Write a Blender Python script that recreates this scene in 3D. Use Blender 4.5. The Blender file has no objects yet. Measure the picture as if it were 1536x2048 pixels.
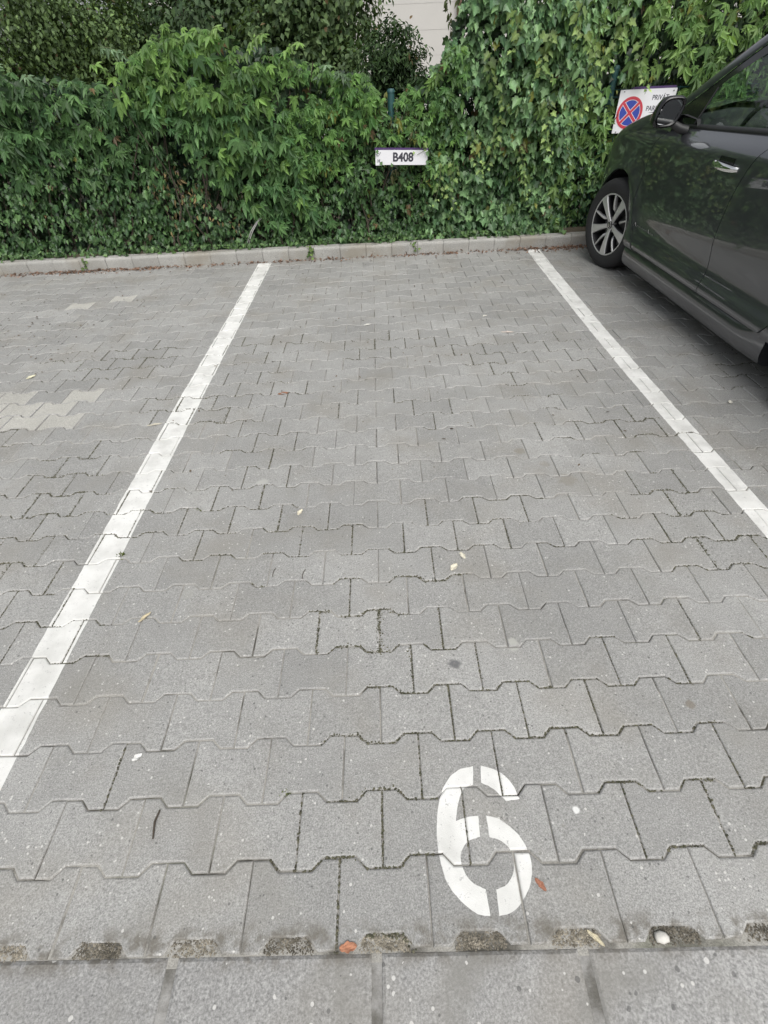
import bpy, math, random
import numpy as np
from mathutils import Vector, Matrix, noise as mnoise
from mathutils.geometry import tessellate_polygon

random.seed(7)
RNG = np.random.default_rng(11)
scene = bpy.context.scene
COL = scene.collection

# ------------------------------------------------------------------ camera
F_PX, PITCH, YAW, ROLL = 981.06, 0.7324, -0.00974, -0.04502
CAM = np.array([0.14107, -0.16024, 1.34846])
_f = np.array([math.sin(YAW) * math.cos(PITCH), math.cos(YAW) * math.cos(PITCH), -math.sin(PITCH)])
_r0 = np.array([math.cos(YAW), -math.sin(YAW), 0.0])
_u0 = np.cross(_r0, _f)
_r = _r0 * math.cos(ROLL) + _u0 * math.sin(ROLL)
_u = -_r0 * math.sin(ROLL) + _u0 * math.cos(ROLL)
cam_data = bpy.data.cameras.new("camera")
cam = bpy.data.objects.new("camera", cam_data)
COL.objects.link(cam)
cam.matrix_world = Matrix(((_r[0], _u[0], -_f[0], CAM[0]), (_r[1], _u[1], -_f[1], CAM[1]),
                           (_r[2], _u[2], -_f[2], CAM[2]), (0, 0, 0, 1)))
cam_data.sensor_fit = 'HORIZONTAL'
cam_data.sensor_width = 36.0
cam_data.lens = 36.0 * F_PX / 1536.0
cam_data.clip_start = 0.02
cam_data.clip_end = 500
scene.camera = cam

# ------------------------------------------------------------------ light
SUN_EL, SUN_AZ = math.radians(56), math.radians(160)
world = bpy.data.worlds.new("World")
scene.world = world
world.use_nodes = True
wn, wl = world.node_tree.nodes, world.node_tree.links
wn.clear()
sky = wn.new('ShaderNodeTexSky')
sky.sky_type = 'NISHITA'
sky.sun_disc = False
sky.sun_elevation = SUN_EL
sky.sun_rotation = SUN_AZ
sky.air_density = 1.0
sky.dust_density = 4.0
sky.ozone_density = 1.0
hsv = wn.new('ShaderNodeHueSaturation')
hsv.inputs['Saturation'].default_value = 0.22
bg = wn.new('ShaderNodeBackground')
bg.inputs['Strength'].default_value = 0.15
wo = wn.new('ShaderNodeOutputWorld')
wl.new(sky.outputs[0], hsv.inputs['Color'])
wl.new(hsv.outputs[0], bg.inputs['Color'])
wl.new(bg.outputs[0], wo.inputs[0])
sun_d = bpy.data.lights.new("sun", 'SUN')
sun_d.energy = 1.4
sun_d.angle = math.radians(60)
sun_d.color = (1.0, 0.97, 0.93)
sun = bpy.data.objects.new("sun", sun_d)
COL.objects.link(sun)
sdir = Vector((math.sin(SUN_AZ) * math.cos(SUN_EL), math.cos(SUN_AZ) * math.cos(SUN_EL), math.sin(SUN_EL)))
sun.rotation_euler = sdir.to_track_quat('Z', 'Y').to_euler()
vs = scene.view_settings
vs.view_transform = 'Standard'
vs.look = 'None'
vs.gamma = 1.0
vs.exposure = 0.16
vs.use_curve_mapping = False
scene.render.engine = 'CYCLES'
scene.cycles.use_denoising = True
scene.cycles.max_bounces = 8
scene.cycles.diffuse_bounces = 4
scene.cycles.glossy_bounces = 4
scene.cycles.transmission_bounces = 6
scene.cycles.transparent_max_bounces = 8


# ------------------------------------------------------------------ helpers
def mesh_np(name, V, F, mats=(), colors=None, smooth=False, sharp=None):
    """V (n,3); F (m,3) int array or list of polygons."""
    me = bpy.data.meshes.new(name)
    V = np.asarray(V, dtype=np.float32)
    if isinstance(F, np.ndarray):
        m, k = F.shape
        me.vertices.add(len(V)); me.vertices.foreach_set("co", V.ravel())
        me.loops.add(m * k); me.loops.foreach_set("vertex_index", F.astype(np.int32).ravel())
        me.polygons.add(m)
        me.polygons.foreach_set("loop_start", np.arange(0, m * k, k, dtype=np.int32))
        me.polygons.foreach_set("loop_total", np.full(m, k, dtype=np.int32))
        me.update(calc_edges=True)
    else:
        me.from_pydata([tuple(map(float, v)) for v in V], [], F)
        me.update()
    me.validate()
    if colors is not None:
        at = me.color_attributes.new("tint", 'FLOAT_COLOR', 'POINT')
        c = np.ones((len(V), 4), dtype=np.float32)
        c[:, :3] = colors
        at.data.foreach_set("color", c.ravel())
    for mt in mats:
        me.materials.append(mt)
    if smooth:
        me.polygons.foreach_set("use_smooth", np.ones(len(me.polygons), dtype=bool))
        if sharp:
            me.set_sharp_from_angle(angle=math.radians(sharp))
    return me


def link(name, me, parent=None):
    o = bpy.data.objects.new(name, me)
    COL.objects.link(o)
    if parent is not None:
        o.parent = parent
    return o


def tag(o, label=None, cat=None, group=None, kind=None):
    if label: o['label'] = label
    if cat: o['category'] = cat
    if group: o['group'] = group
    if kind: o['kind'] = kind
    return o


def empty(name, loc, label, cat, group=None):
    o = bpy.data.objects.new(name, None)
    o.empty_display_size = 0.1
    COL.objects.link(o)
    o.location = loc
    return tag(o, label, cat, group)


def root_loc(o):
    while o.parent is not None:
        o = o.parent
    return np.array(o.location)


def part(name, V, F, mat, parent, smooth=False, sharp=None, colors=None):
    """V in world coordinates; parent's root carries the location."""
    V = np.asarray(V, float) - root_loc(parent)
    me = mesh_np(name, V, F, [mat] if not isinstance(mat, (list, tuple)) else mat, colors, smooth, sharp)
    return link(name, me, parent)


def single(name, V, F, mat, loc, label, cat, group=None, kind=None, smooth=False, sharp=None, colors=None):
    V = np.asarray(V, float) - np.array(loc)
    me = mesh_np(name, V, F, [mat], colors, smooth, sharp)
    o = link(name, me)
    o.location = loc
    return tag(o, label, cat, group, kind)


class MB:
    def __init__(s): s.v = []; s.f = []
    def add(s, V, F):
        b = len(s.v)
        s.v.extend([tuple(map(float, p)) for p in V])
        s.f.extend([tuple(int(i) + b for i in f) for f in F])
    def box(s, a, b):
        (x0, y0, z0), (x1, y1, z1) = a, b
        s.add([(x0, y0, z0), (x1, y0, z0), (x1, y1, z0), (x0, y1, z0), (x0, y0, z1), (x1, y0, z1), (x1, y1, z1), (x0, y1, z1)],
              [(0, 3, 2, 1), (4, 5, 6, 7), (0, 1, 5, 4), (1, 2, 6, 5), (2, 3, 7, 6), (3, 0, 4, 7)])
    def tube(s, pts, rad, n=6, cap=True):
        pts = [np.array(p, float) for p in pts]
        rad = rad if hasattr(rad, '__len__') else [rad] * len(pts)
        rings = []
        ref = np.array([0.31, 0.17, 0.93])
        for i, p in enumerate(pts):
            t = pts[min(i + 1, len(pts) - 1)] - pts[max(i - 1, 0)]
            t = t / (np.linalg.norm(t) + 1e-9)
            a = np.cross(t, ref); a /= (np.linalg.norm(a) + 1e-9)
            b = np.cross(t, a)
            rings.append([p + rad[i] * (math.cos(2 * math.pi * k / n) * a + math.sin(2 * math.pi * k / n) * b) for k in range(n)])
        V = [v for r in rings for v in r]
        F = []
        for i in range(len(pts) - 1):
            for k in range(n):
                F.append((i * n + k, i * n + (k + 1) % n, (i + 1) * n + (k + 1) % n, (i + 1) * n + k))
        if cap:
            F.append(tuple(range(n - 1, -1, -1)))
            F.append(tuple((len(pts) - 1) * n + k for k in range(n)))
        s.add(V, F)
    def part(s, name, mat, parent, smooth=False, sharp=None): return part(name, s.v, s.f, mat, parent, smooth, sharp)


def interp(x, xs, ys):
    """monotone cubic (pchip) interpolation, vectorised."""
    xs = np.asarray(xs, float); ys = np.asarray(ys, float); x = np.asarray(x, float)
    h = np.diff(xs); d = np.diff(ys) / h
    m = np.zeros_like(ys)
    for i in range(1, len(xs) - 1):
        if d[i - 1] * d[i] > 0:
            w1 = 2 * h[i] + h[i - 1]; w2 = h[i] + 2 * h[i - 1]
            m[i] = (w1 + w2) / (w1 / d[i - 1] + w2 / d[i])
    m[0], m[-1] = d[0], d[-1]
    xc = np.clip(x, xs[0], xs[-1])
    k = np.clip(np.searchsorted(xs, xc) - 1, 0, len(xs) - 2)
    t = (xc - xs[k]) / h[k]
    return ((2 * t**3 - 3 * t**2 + 1) * ys[k] + (t**3 - 2 * t**2 + t) * h[k] * m[k]
            + (-2 * t**3 + 3 * t**2) * ys[k + 1] + (t**3 - t**2) * h[k] * m[k + 1])


def vnoise(x, y, z=0.0):
    return mnoise.noise(Vector((float(x), float(y), float(z))))


def project(P):
    d = np.asarray(P, float) - CAM
    w = d @ _f
    return np.stack([768 + F_PX * (d @ _r) / w, 1024 - F_PX * (d @ _u) / w], -1), w


# ------------------------------------------------------------------ materials
class NT:
    """tiny node-graph helper"""
    def __init__(s, name):
        s.m = bpy.data.materials.new(name)
        s.m.use_nodes = True
        s.n, s.l = s.m.node_tree.nodes, s.m.node_tree.links
        s.bsdf = s.n['Principled BSDF']
        s.out = s.n['Material Output']
    def new(s, t, **kw):
        nd = s.n.new(t)
        for k, v in kw.items(): setattr(nd, k, v)
        return nd
    def put(s, sock, v):
        if isinstance(v, bpy.types.NodeSocket): s.l.new(v, sock)
        elif v is not None: sock.default_value = v
    def math(s, op, a, b=None, c=None, clamp=False):
        nd = s.new('ShaderNodeMath', operation=op, use_clamp=clamp)
        for i, v in enumerate((a, b, c)):
            if v is not None: s.put(nd.inputs[i], v)
        return nd.outputs[0]
    def mix(s, fac, a, b, mode='MIX'):
        nd = s.new('ShaderNodeMix', data_type='RGBA', blend_type=mode)
        s.put(nd.inputs[0], fac)
        for i, v in ((6, a), (7, b)):
            if not isinstance(v, bpy.types.NodeSocket): v = (*v, 1.0) if len(v) == 3 else v
            s.put(nd.inputs[i], v)
        return nd.outputs[2]
    def pos(s): return s.new('ShaderNodeNewGeometry').outputs['Position']
    def noise(s, vec, scale, detail=3.0, rough=0.55, out='Fac'):
        nd = s.new('ShaderNodeTexNoise')
        s.put(nd.inputs['Vector'], vec)
        nd.inputs['Scale'].default_value = scale
        nd.inputs['Detail'].default_value = detail
        nd.inputs['Roughness'].default_value = rough
        return nd.outputs[0] if out == 'Fac' else nd.outputs[1]
    def voronoi(s, vec, scale):
        nd = s.new('ShaderNodeTexVoronoi')
        s.put(nd.inputs['Vector'], vec)
        nd.inputs['Scale'].default_value = scale
        return nd.outputs['Distance'], nd.outputs['Color']
    def ramp(s, fac, stops):
        nd = s.new('ShaderNodeValToRGB')
        s.put(nd.inputs[0], fac)
        e = nd.color_ramp.elements
        while len(e) < len(stops): e.new(0.5)
        for i, (p, c) in enumerate(stops):
            e[i].position = p
            e[i].color = (c, c, c, 1) if not hasattr(c, '__len__') else (*c, 1)
        return nd.outputs[0]
    def step(s, v, a, b):
        nd = s.new('ShaderNodeMapRange', interpolation_type='SMOOTHSTEP')
        s.put(nd.inputs[0], v)
        nd.inputs[1].default_value = a; nd.inputs[2].default_value = b
        return nd.outputs[0]
    def bump(s, h, strength, dist, normal=None):
        nd = s.new('ShaderNodeBump')
        nd.inputs['Strength'].default_value = strength
        nd.inputs['Distance'].default_value = dist
        s.put(nd.inputs['Height'], h)
        if normal is not None: s.put(nd.inputs['Normal'], normal)
        return nd.outputs[0]
    def finish(s, color=None, rough=None, normal=None, **kw):
        if color is not None: s.put(s.bsdf.inputs['Base Color'], (*color, 1) if isinstance(color, tuple) and len(color) == 3 else color)
        if rough is not None: s.put(s.bsdf.inputs['Roughness'], rough)
        if normal is not None: s.put(s.bsdf.inputs['Normal'], normal)
        for k, v in kw.items():
            s.put(s.bsdf.inputs[k.replace('_', ' ')], v)
        return s.m


def rand01(t):
    """one random number per piece, whether it is an object or a mesh island"""
    a = t.new('ShaderNodeObjectInfo').outputs['Random']
    b = t.new('ShaderNodeNewGeometry').outputs['Random Per Island']
    return t.math('FRACT', t.math('ADD', t.math('MULTIPLY', a, 7.31), b))


def concrete(name, base, spread, speck=1.0, spots=(), coarse=1.0, tintvar=0.0, dirt=False):
    t = NT(name)
    p = t.pos()
    r = rand01(t)
    fine = t.noise(p, 300 / coarse, 2.0, 0.75)
    fine2 = t.noise(p, 120 / coarse, 3.0, 0.7)
    mid = t.noise(p, 22, 4.0, 0.6)
    big = t.noise(p, 1.7, 3.0, 0.55)
    k = t.math('ADD', 1.0 - spread / 2, t.math('MULTIPLY', r, spread))
    k = t.math('MULTIPLY', k, t.math('ADD', 0.0, t.math('MULTIPLY', fine, 2.0)))
    k = t.math('MULTIPLY', k, t.math('ADD', 0.62, t.math('MULTIPLY', fine2, 0.76)))
    k = t.math('MULTIPLY', k, t.math('ADD', 0.84, t.math('MULTIPLY', mid, 0.32)))
    k = t.math('MULTIPLY', k, t.math('ADD', 0.74, t.math('MULTIPLY', big, 0.52)))
    c = t.mix(1.0, (*base,), k, 'MULTIPLY')
    if tintvar:
        c = t.mix(t.math('MULTIPLY', t.step(t.noise(p, 3.1, 3.0), .45, .75), tintvar), c, (base[0] * .80, base[1] * .74, base[2] * .64))
    # broad weathering: tyre dust, old damp and faint drips
    blot = t.step(t.noise(p, 5.5, 5.0, .62), .50, .72)
    c = t.mix(t.math('MULTIPLY', blot, .40 if coarse == 1.0 else .75), c, (base[0] * .72, base[1] * .71, base[2] * .67))
    drip = t.step(t.noise(p, 31, 3.0, .5), .70, .76)
    c = t.mix(t.math('MULTIPLY', drip, .40), c, (base[0] * .6, base[1] * .57, base[2] * .5))
    pale2 = t.step(t.noise(p, 17, 4.0, .6), .64, .78)
    c = t.mix(t.math('MULTIPLY', pale2, .30 if coarse == 1.0 else .6), c, (base[0] * 1.32, base[1] * 1.31, base[2] * 1.26))
    if dirt:                                   # soil washed out of the notches along the slab edge
        xyz = t.new('ShaderNodeSeparateXYZ'); t.put(xyz.inputs[0], p)
        near = t.math('SUBTRACT', 1.0, t.step(t.math('ABSOLUTE', xyz.outputs[1]), .012, .050))
        dm = t.math('MULTIPLY', near, t.step(t.noise(p, 19, 5.0, .65), .42, .62))
        c = t.mix(t.math('MULTIPLY', dm, .75), c, (.115, .102, .078))
    # exposed stones: pale and dark grains
    d, col = t.voronoi(p, 150 / coarse)
    sp = t.new('ShaderNodeSeparateColor'); t.put(sp.inputs[0], col)
    wear = t.step(t.math('ADD', t.noise(p, 6.0, 3.0), t.math('MULTIPLY', r, .25)), .55, .85)
    size = t.math('MULTIPLY', t.math('POWER', sp.outputs[1], 1.6), .52)
    inside = t.math('LESS_THAN', d, size)
    pale = t.math('GREATER_THAN', sp.outputs[0], t.math('SUBTRACT', .972, t.math('MULTIPLY', wear, .06 * speck)))
    dark = t.math('LESS_THAN', sp.outputs[0], t.math('ADD', .018 * speck, t.math('MULTIPLY', wear, .035 * speck)))
    c = t.mix(t.math('MULTIPLY', t.math('MULTIPLY', inside, pale), .75), c, (.62, .61, .58))
    c = t.mix(t.math('MULTIPLY', t.math('MULTIPLY', inside, dark), .6), c, (.07, .07, .068))
    for (sx, sy, sr, sc, st) in spots:
        dd = t.new('ShaderNodeVectorMath', operation='DISTANCE')
        warp = t.new('ShaderNodeVectorMath', operation='ADD')
        nz = t.new('ShaderNodeVectorMath', operation='SCALE')
        t.put(nz.inputs[0], t.noise(p, 38, 3.0, .6, 'Color')); nz.inputs['Scale'].default_value = sr * 1.3
        t.put(warp.inputs[0], p); t.put(warp.inputs[1], nz.outputs[0])
        t.put(dd.inputs[0], warp.outputs[0]); dd.inputs[1].default_value = (sx + sr * .65, sy + sr * .65, sr * .65)
        f = t.math('MULTIPLY', t.math('SUBTRACT', 1.0, t.step(dd.outputs['Value'], sr * .55, sr * 1.05)), st)
        c = t.mix(f, c, sc)
    h = t.math('ADD', t.math('MULTIPLY', fine, .6), t.math('MULTIPLY', fine2, .8))
    return t.finish(c, .72, t.bump(h, .6, .0018), Specular_IOR_Level=.5)


STAINS = [(.328, .636, .022, (.115, .115, .118), .85), (-.412, 1.567, .030, (.42, .42, .39), .8), (.516, .694, .026, (.42, .42, .38), .75),
          (.772, 1.726, .030, (.20, .175, .13), .45), (.968, .485, .018, (.17, .14, .10), .6), (.928, 1.501, .05, (.21, .19, .15), .4),
          (.86, 1.62, .03, (.21, .19, .15), .4), (.569, .230, .010, (.75, .75, .73), .9), (-.58, .95, .03, (.33, .33, .30), .5)]
M = {}
M['paver'] = concrete('paver_concrete', (.304, .303, .290), .17, 1.7, STAINS, tintvar=.40, dirt=True)
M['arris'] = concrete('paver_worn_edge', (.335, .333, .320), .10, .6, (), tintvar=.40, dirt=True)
M['paver_pale'] = concrete('paver_concrete_pale', (.42, .412, .375), .12, .6)
M['slab'] = concrete('slab_concrete', (.300, .298, .288), .12, 2.2, (), 1.6, tintvar=.4, dirt=True)
M['kerb'] = concrete('kerb_concrete', (.345, .340, .318), .10, .6, tintvar=.8)


def m_mortar():
    t = NT('mortar'); p = t.pos()
    c = t.mix(t.step(t.noise(p, 14, 5.0, .65), .35, .7), (.12, .115, .10), (.33, .325, .31))
    return t.finish(c, .95, t.bump(t.noise(p, 200, 3.0), .6, .003))


def m_joint():
    t = NT('joint_sand'); p = t.pos()
    a = t.noise(p, 5.0, 4.0, .65)
    g = t.noise(p, 260, 2.0)
    c = t.mix(t.step(a, .47, .64), (.33, .32, .29), (.070, .066, .054))
    c = t.mix(t.math('MULTIPLY', t.step(t.noise(p, 2.2, 4.0), .56, .70), .7), c, (.075, .085, .04))
    c = t.mix(1.0, c, t.math('ADD', .55, t.math('MULTIPLY', g, .9)), 'MULTIPLY')
    return t.finish(c, .95, t.bump(g, .7, .003))


def m_soil():
    t = NT('soil'); p = t.pos()
    c = t.mix(t.noise(p, 40, 5.0), (.045, .036, .026), (.14, .115, .08))
    return t.finish(c, .95, t.bump(t.noise(p, 120, 4.0), .8, .006))


def m_paint():
    t = NT('road_paint'); p = t.pos()
    wear = t.math('ADD', t.math('MULTIPLY', t.noise(p, 60, 5.0, .7), .6), t.math('MULTIPLY', t.noise(p, 260, 2.0, .7), .4))
    c = t.mix(t.step(t.noise(p, 9, 4.0), .35, .75), (.76, .76, .73), (.58, .58, .55))
    spots = t.step(wear, .565, .645)
    c = t.mix(t.math('MULTIPLY', spots, .75), c, (.34, .34, .33))
    return t.finish(c, .65, t.bump(t.noise(p, 420, 2.0, .7), .45, .0014))


def m_plain(name, col, rough=.6, var=.25, scale=30, bump=0.0, **kw):
    t = NT(name); p = t.pos()
    n = t.noise(p, scale, 4.0)
    c = t.mix(1.0, (*col,), t.math('ADD', 1 - var / 2, t.math('MULTIPLY', n, var)), 'MULTIPLY')
    return t.finish(c, rough, t.bump(n, bump, .01) if bump else None, **kw)


def m_leaf(name, trans=.35, rough=.42):
    t = NT(name)
    at = t.new('ShaderNodeAttribute', attribute_name='tint')
    p = t.pos()
    c = t.mix(1.0, at.outputs['Color'], t.math('ADD', .75, t.math('MULTIPLY', t.noise(p, 55, 3.0), .5)), 'MULTIPLY')
    t.finish(c, rough, Specular_IOR_Level=.42)
    tr = t.new('ShaderNodeBsdfTranslucent')
    t.put(tr.inputs['Color'], t.mix(1.0, c, (1.35, 1.3, .55), 'MULTIPLY'))
    mx = t.new('ShaderNodeMixShader'); mx.inputs[0].default_value = trans
    t.l.new(t.bsdf.outputs[0], mx.inputs[1]); t.l.new(tr.outputs[0], mx.inputs[2])
    t.l.new(mx.outputs[0], t.out.inputs[0])
    return t.m


def m_tint(name, rough=.8):
    t = NT(name)
    at = t.new('ShaderNodeAttribute', attribute_name='tint')
    return t.finish(at.outputs['Color'], rough, Specular_IOR_Level=.3)


M['mortar'] = m_mortar(); M['joint'] = m_joint(); M['soil'] = m_soil(); M['paint'] = m_paint()
M['leaf'] = m_leaf('leaf_ivy', .22, .38)
M['leaf_soft'] = m_leaf('leaf_creeper', .34, .5)
M['leaf_far'] = m_leaf('leaf_far', .25, .6)
M['dry'] = m_tint('dry_leaf')
M['bark'] = m_plain('bark', (.065, .052, .038), .9, .7, 40, .5)
M['stem'] = m_plain('green_stem', (.10, .12, .05), .7, .4, 30)
M['fence'] = m_plain('green_coated_steel', (.025, .085, .085), .5, .3, 20)
M['wall'] = m_plain('pale_boards', (.62, .605, .57), .8, .12, 3)
M['pipe'] = m_plain('brown_pipe', (.17, .085, .06), .6, .2, 8)
M['asphalt'] = m_plain('asphalt', (.055, .055, .056), .9, .5, 90, .4)
M['cable'] = m_plain('pale_cable', (.48, .47, .45), .5, .2, 40)
M['sign_white'] = m_plain('sign_white', (.80, .80, .82), .35, .08, 12)
M['sign_purple'] = m_plain('sign_rail_purple', (.07, .035, .13), .5, .2, 12)
M['sign_ink'] = m_plain('sign_ink', (.045, .045, .06), .5, .1, 12)
M['sign_red'] = m_plain('sign_red', (.56, .045, .07), .4, .1, 12)
M['sign_blue'] = m_plain('sign_blue', (.03, .06, .36), .4, .1, 12)
M['sign_grey'] = m_plain('sign_grey', (.28, .29, .30), .5, .3, 60)
M['moss'] = m_tint('moss_crumbs', .95)
M['stone'] = m_plain('pebble', (.62, .60, .55), .8, .3, 80)


def m_carpaint():
    t = NT('car_paint'); p = t.pos()
    fl = t.noise(p, 1400, 1.0)
    dust = t.noise(p, 9, 5.0, .6)
    c = t.mix(t.math('MULTIPLY', fl, .5), (.070, .074, .083), (.120, .125, .140))
    t.put(t.bsdf.inputs['Coat Weight'], 1.0)
    t.put(t.bsdf.inputs['Coat Roughness'], t.math('ADD', .015, t.math('MULTIPLY', dust, .03)))
    t.put(t.bsdf.inputs['Coat IOR'], 1.65)
    return t.finish(c, .33, Metallic=.7)


M['car'] = m_carpaint()
M['black'] = m_plain('black_plastic', (.018, .018, .019), .5, .3, 60)
M['gloss'] = m_plain('gloss_black_trim', (.012, .012, .013), .12, .2, 20)
M['void'] = m_plain('underbody_black', (.008, .008, .008), .9, .2, 20)
M['rubber'] = m_plain('tyre_rubber', (.022, .022, .023), .75, .4, 120, .15)
M['alloy'] = m_plain('machined_alloy', (.60, .60, .59), .38, .12, 60, Metallic=.55)
M['wheel_dark'] = m_plain('wheel_gloss_dark', (.008, .008, .010), .55, .2, 40)
M['chrome'] = m_plain('chrome', (.78, .78, .78), .08, .05, 10, Metallic=1.0)
M['mirror'] = m_plain('mirror_glass', (.80, .82, .82), .02, .02, 5, Metallic=1.0)
M['seat'] = m_plain('seat_cloth', (.030, .030, .032), .8, .4, 60)
M['dash'] = m_plain('dashboard', (.022, .022, .024), .6, .3, 60)
M['lamp'] = m_plain('lamp_lens', (.45, .46, .47), .1, .1, 20)
M['disc'] = m_plain('brake_disc', (.22, .22, .22), .4, .3, 60, Metallic=.8)


def m_glass():
    t = NT('car_glass')
    t.finish((.62, .80, .72), .0, IOR=1.45)
    tr = t.new('ShaderNodeBsdfTransparent'); tr.inputs[0].default_value = (.72, .82, .76, 1)
    gl = t.new('ShaderNodeBsdfGlossy'); gl.inputs['Roughness'].default_value = .01
    fr = t.new('ShaderNodeFresnel'); fr.inputs['IOR'].default_value = 1.5
    mx = t.new('ShaderNodeMixShader')
    t.l.new(fr.outputs[0], mx.inputs[0]); t.l.new(tr.outputs[0], mx.inputs[1]); t.l.new(gl.outputs[0], mx.inputs[2])
    t.l.new(mx.outputs[0], t.out.inputs[0])
    return t.m


M['glass'] = m_glass()

# ------------------------------------------------------------------ ground and paving
PITCH_ROW, PITCH_COL, AMP = .14, .20, .0118


def kerb_y(x):           # street-side face of the kerb
    return 5.068 + .028 * x


gp = 130
gr = mesh_np('ground', [(-gp, -gp, -.12), (gp, -gp, -.12), (gp, gp, -.12), (-gp, gp, -.12)], [(0, 1, 2, 3)], [M['asphalt']])
tag(link('ground', gr), kind='structure')

bedV = [(-9, -.03, -.0046), (9, -.03, -.0046), (9, kerb_y(9) + .02, -.0046), (-9, kerb_y(-9) + .02, -.0046)]
pavement = link('pavement', mesh_np('pavement', bedV, [(0, 1, 2, 3)], [M['joint']]))
tag(pavement, 'grey interlocking concrete block paving of the parking bays', None, None, 'structure')


def outline(gap=.0011):
    h1, h2, L = PITCH_ROW / 2 - AMP, PITCH_ROW / 2 + AMP, PITCH_COL / 2
    xs = [(-L, -h2), (-.062, -h2), (-.038, -h1), (.038, -h1), (.062, -h2), (L, -h2),
          (L, h2), (.062, h2), (.038, h1), (-.038, h1), (-.062, h2), (-L, h2)]
    return inset(xs, gap)


def inset(poly, d):
    n = len(poly); out = []
    for i in range(n):
        p0, p1, p2 = (np.array(poly[(i + k) % n]) for k in (-1, 0, 1))
        e1 = p1 - p0; e1 = e1 / np.linalg.norm(e1); e2 = p2 - p1; e2 = e2 / np.linalg.norm(e2)
        n1 = np.array([-e1[1], e1[0]]); n2 = np.array([-e2[1], e2[0]])
        den = 1 + n1 @ n2
        out.append(tuple(p1 + d * (n1 + n2) / den))
    return out


def paver_template(seed):
    """rounded-edge I-shaped block: top face, two-step chamfer, sides."""
    rg = random.Random(seed)
    o0 = outline(.0010 + rg.uniform(0, .0006))
    jit = [rg.uniform(-.0007, .0007) for _ in range(24)]
    rings = []
    for k, (d, z) in enumerate(((.0, -.045), (.0, -.0042), (.0016, -.0014), (.0042, 0.0))):
        pts = inset(o0, d) if d else o0
        rings.append([(x + (jit[i] if k else 0), y + (jit[i + 12] if k else 0), z) for i, (x, y) in enumerate(pts)])
    V = [p for r in rings for p in r]
    F = []
    for k in range(3):
        for i in range(12):
            j = (i + 1) % 12
            F.append((k * 12 + i, k * 12 + j, (k + 1) * 12 + j, (k + 1) * 12 + i))
    top = [36 + i for i in range(12)]
    # concave cap split into five clean pieces
    F += [(36, 37, 46, 47), (37, 38, 45, 46), (38, 39, 44, 45), (39, 40, 43, 44), (40, 41, 42, 43)]
    return np.array(V), F, rings


TPL = [paver_template(s) for s in range(8)]
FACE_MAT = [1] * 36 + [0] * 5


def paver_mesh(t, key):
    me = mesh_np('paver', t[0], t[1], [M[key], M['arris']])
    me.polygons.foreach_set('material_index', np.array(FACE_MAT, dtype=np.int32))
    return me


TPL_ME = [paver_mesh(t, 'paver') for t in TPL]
TPL_ME_PALE = [paver_mesh(t, 'paver_pale') for t in TPL]
PALE = [(-1.644, 2.434), (-1.902, 2.426), (-1.827, 2.176), (-1.629, 2.161), (-1.80, 2.30), (-1.60, 2.30), (-2.0, 2.30), (-2.1, 2.43),
        (-1.986, 4.128), (-2.35, 4.0), (-2.1, 2.17)]

PAVERS = []      # (x, y, z, tilt x, tilt y, template, pale)
for k in range(1, 38):
    yc = (k - .5) * PITCH_ROW
    for c in range(-38, 40):
        xc = (c + (.5 if k % 2 else 0.0)) * PITCH_COL
        if yc > kerb_y(xc) + .045: continue
        PAVERS.append([xc + random.gauss(0, .0006), yc + random.gauss(0, .0006), random.gauss(0, .0009) + .003 * vnoise(xc * .8, yc * .8),
                       random.gauss(0, .0045), random.gauss(0, .004), random.randrange(8), False])
for (px, py) in PALE:
    min(PAVERS, key=lambda q: (q[0] - px) ** 2 + (q[1] - py) ** 2)[6] = True


def paver_matrix(q):
    return Matrix.Translation((q[0], q[1], q[2])) @ Matrix.Rotation(q[3], 4, 'X') @ Matrix.Rotation(q[4], 4, 'Y')


def seen_area(q):
    pts = np.array([[q[0] + a * .1, q[1] + b * .07, 0] for a, b in ((-1, -1), (1, -1), (1, 1), (-1, 1))])
    if (pts[:, 1] < -.05).any(): return 0
    s, w = project(pts)
    s[:, 0] = np.clip(s[:, 0], 0, 1536); s[:, 1] = np.clip(s[:, 1], 0, 2048)
    x, y = s[:, 0], s[:, 1]
    return .5 * abs(np.dot(x, np.roll(y, -1)) - np.dot(y, np.roll(x, -1)))


order = sorted(range(len(PAVERS)), key=lambda i: -seen_area(PAVERS[i]))
NEAR = set(order[:300])
restV, restF, restM = [], [], []
for i, q in enumerate(PAVERS):
    mw = paver_matrix(q)
    if i in NEAR:
        o = link('paver', (TPL_ME_PALE if q[6] else TPL_ME)[q[5]], pavement)
        o.matrix_local = mw
    else:
        b = len(restV)
        restV.extend([tuple(mw @ Vector(v)) for v in TPL[q[5]][0]])
        restF.extend([tuple(b + j for j in f) for f in TPL[q[5]][1]])
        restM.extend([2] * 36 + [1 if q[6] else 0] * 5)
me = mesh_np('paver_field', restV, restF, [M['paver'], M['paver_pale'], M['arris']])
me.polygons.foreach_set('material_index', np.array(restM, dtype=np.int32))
tag(link('paver_field', me, pavement), kind='stuff')


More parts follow.
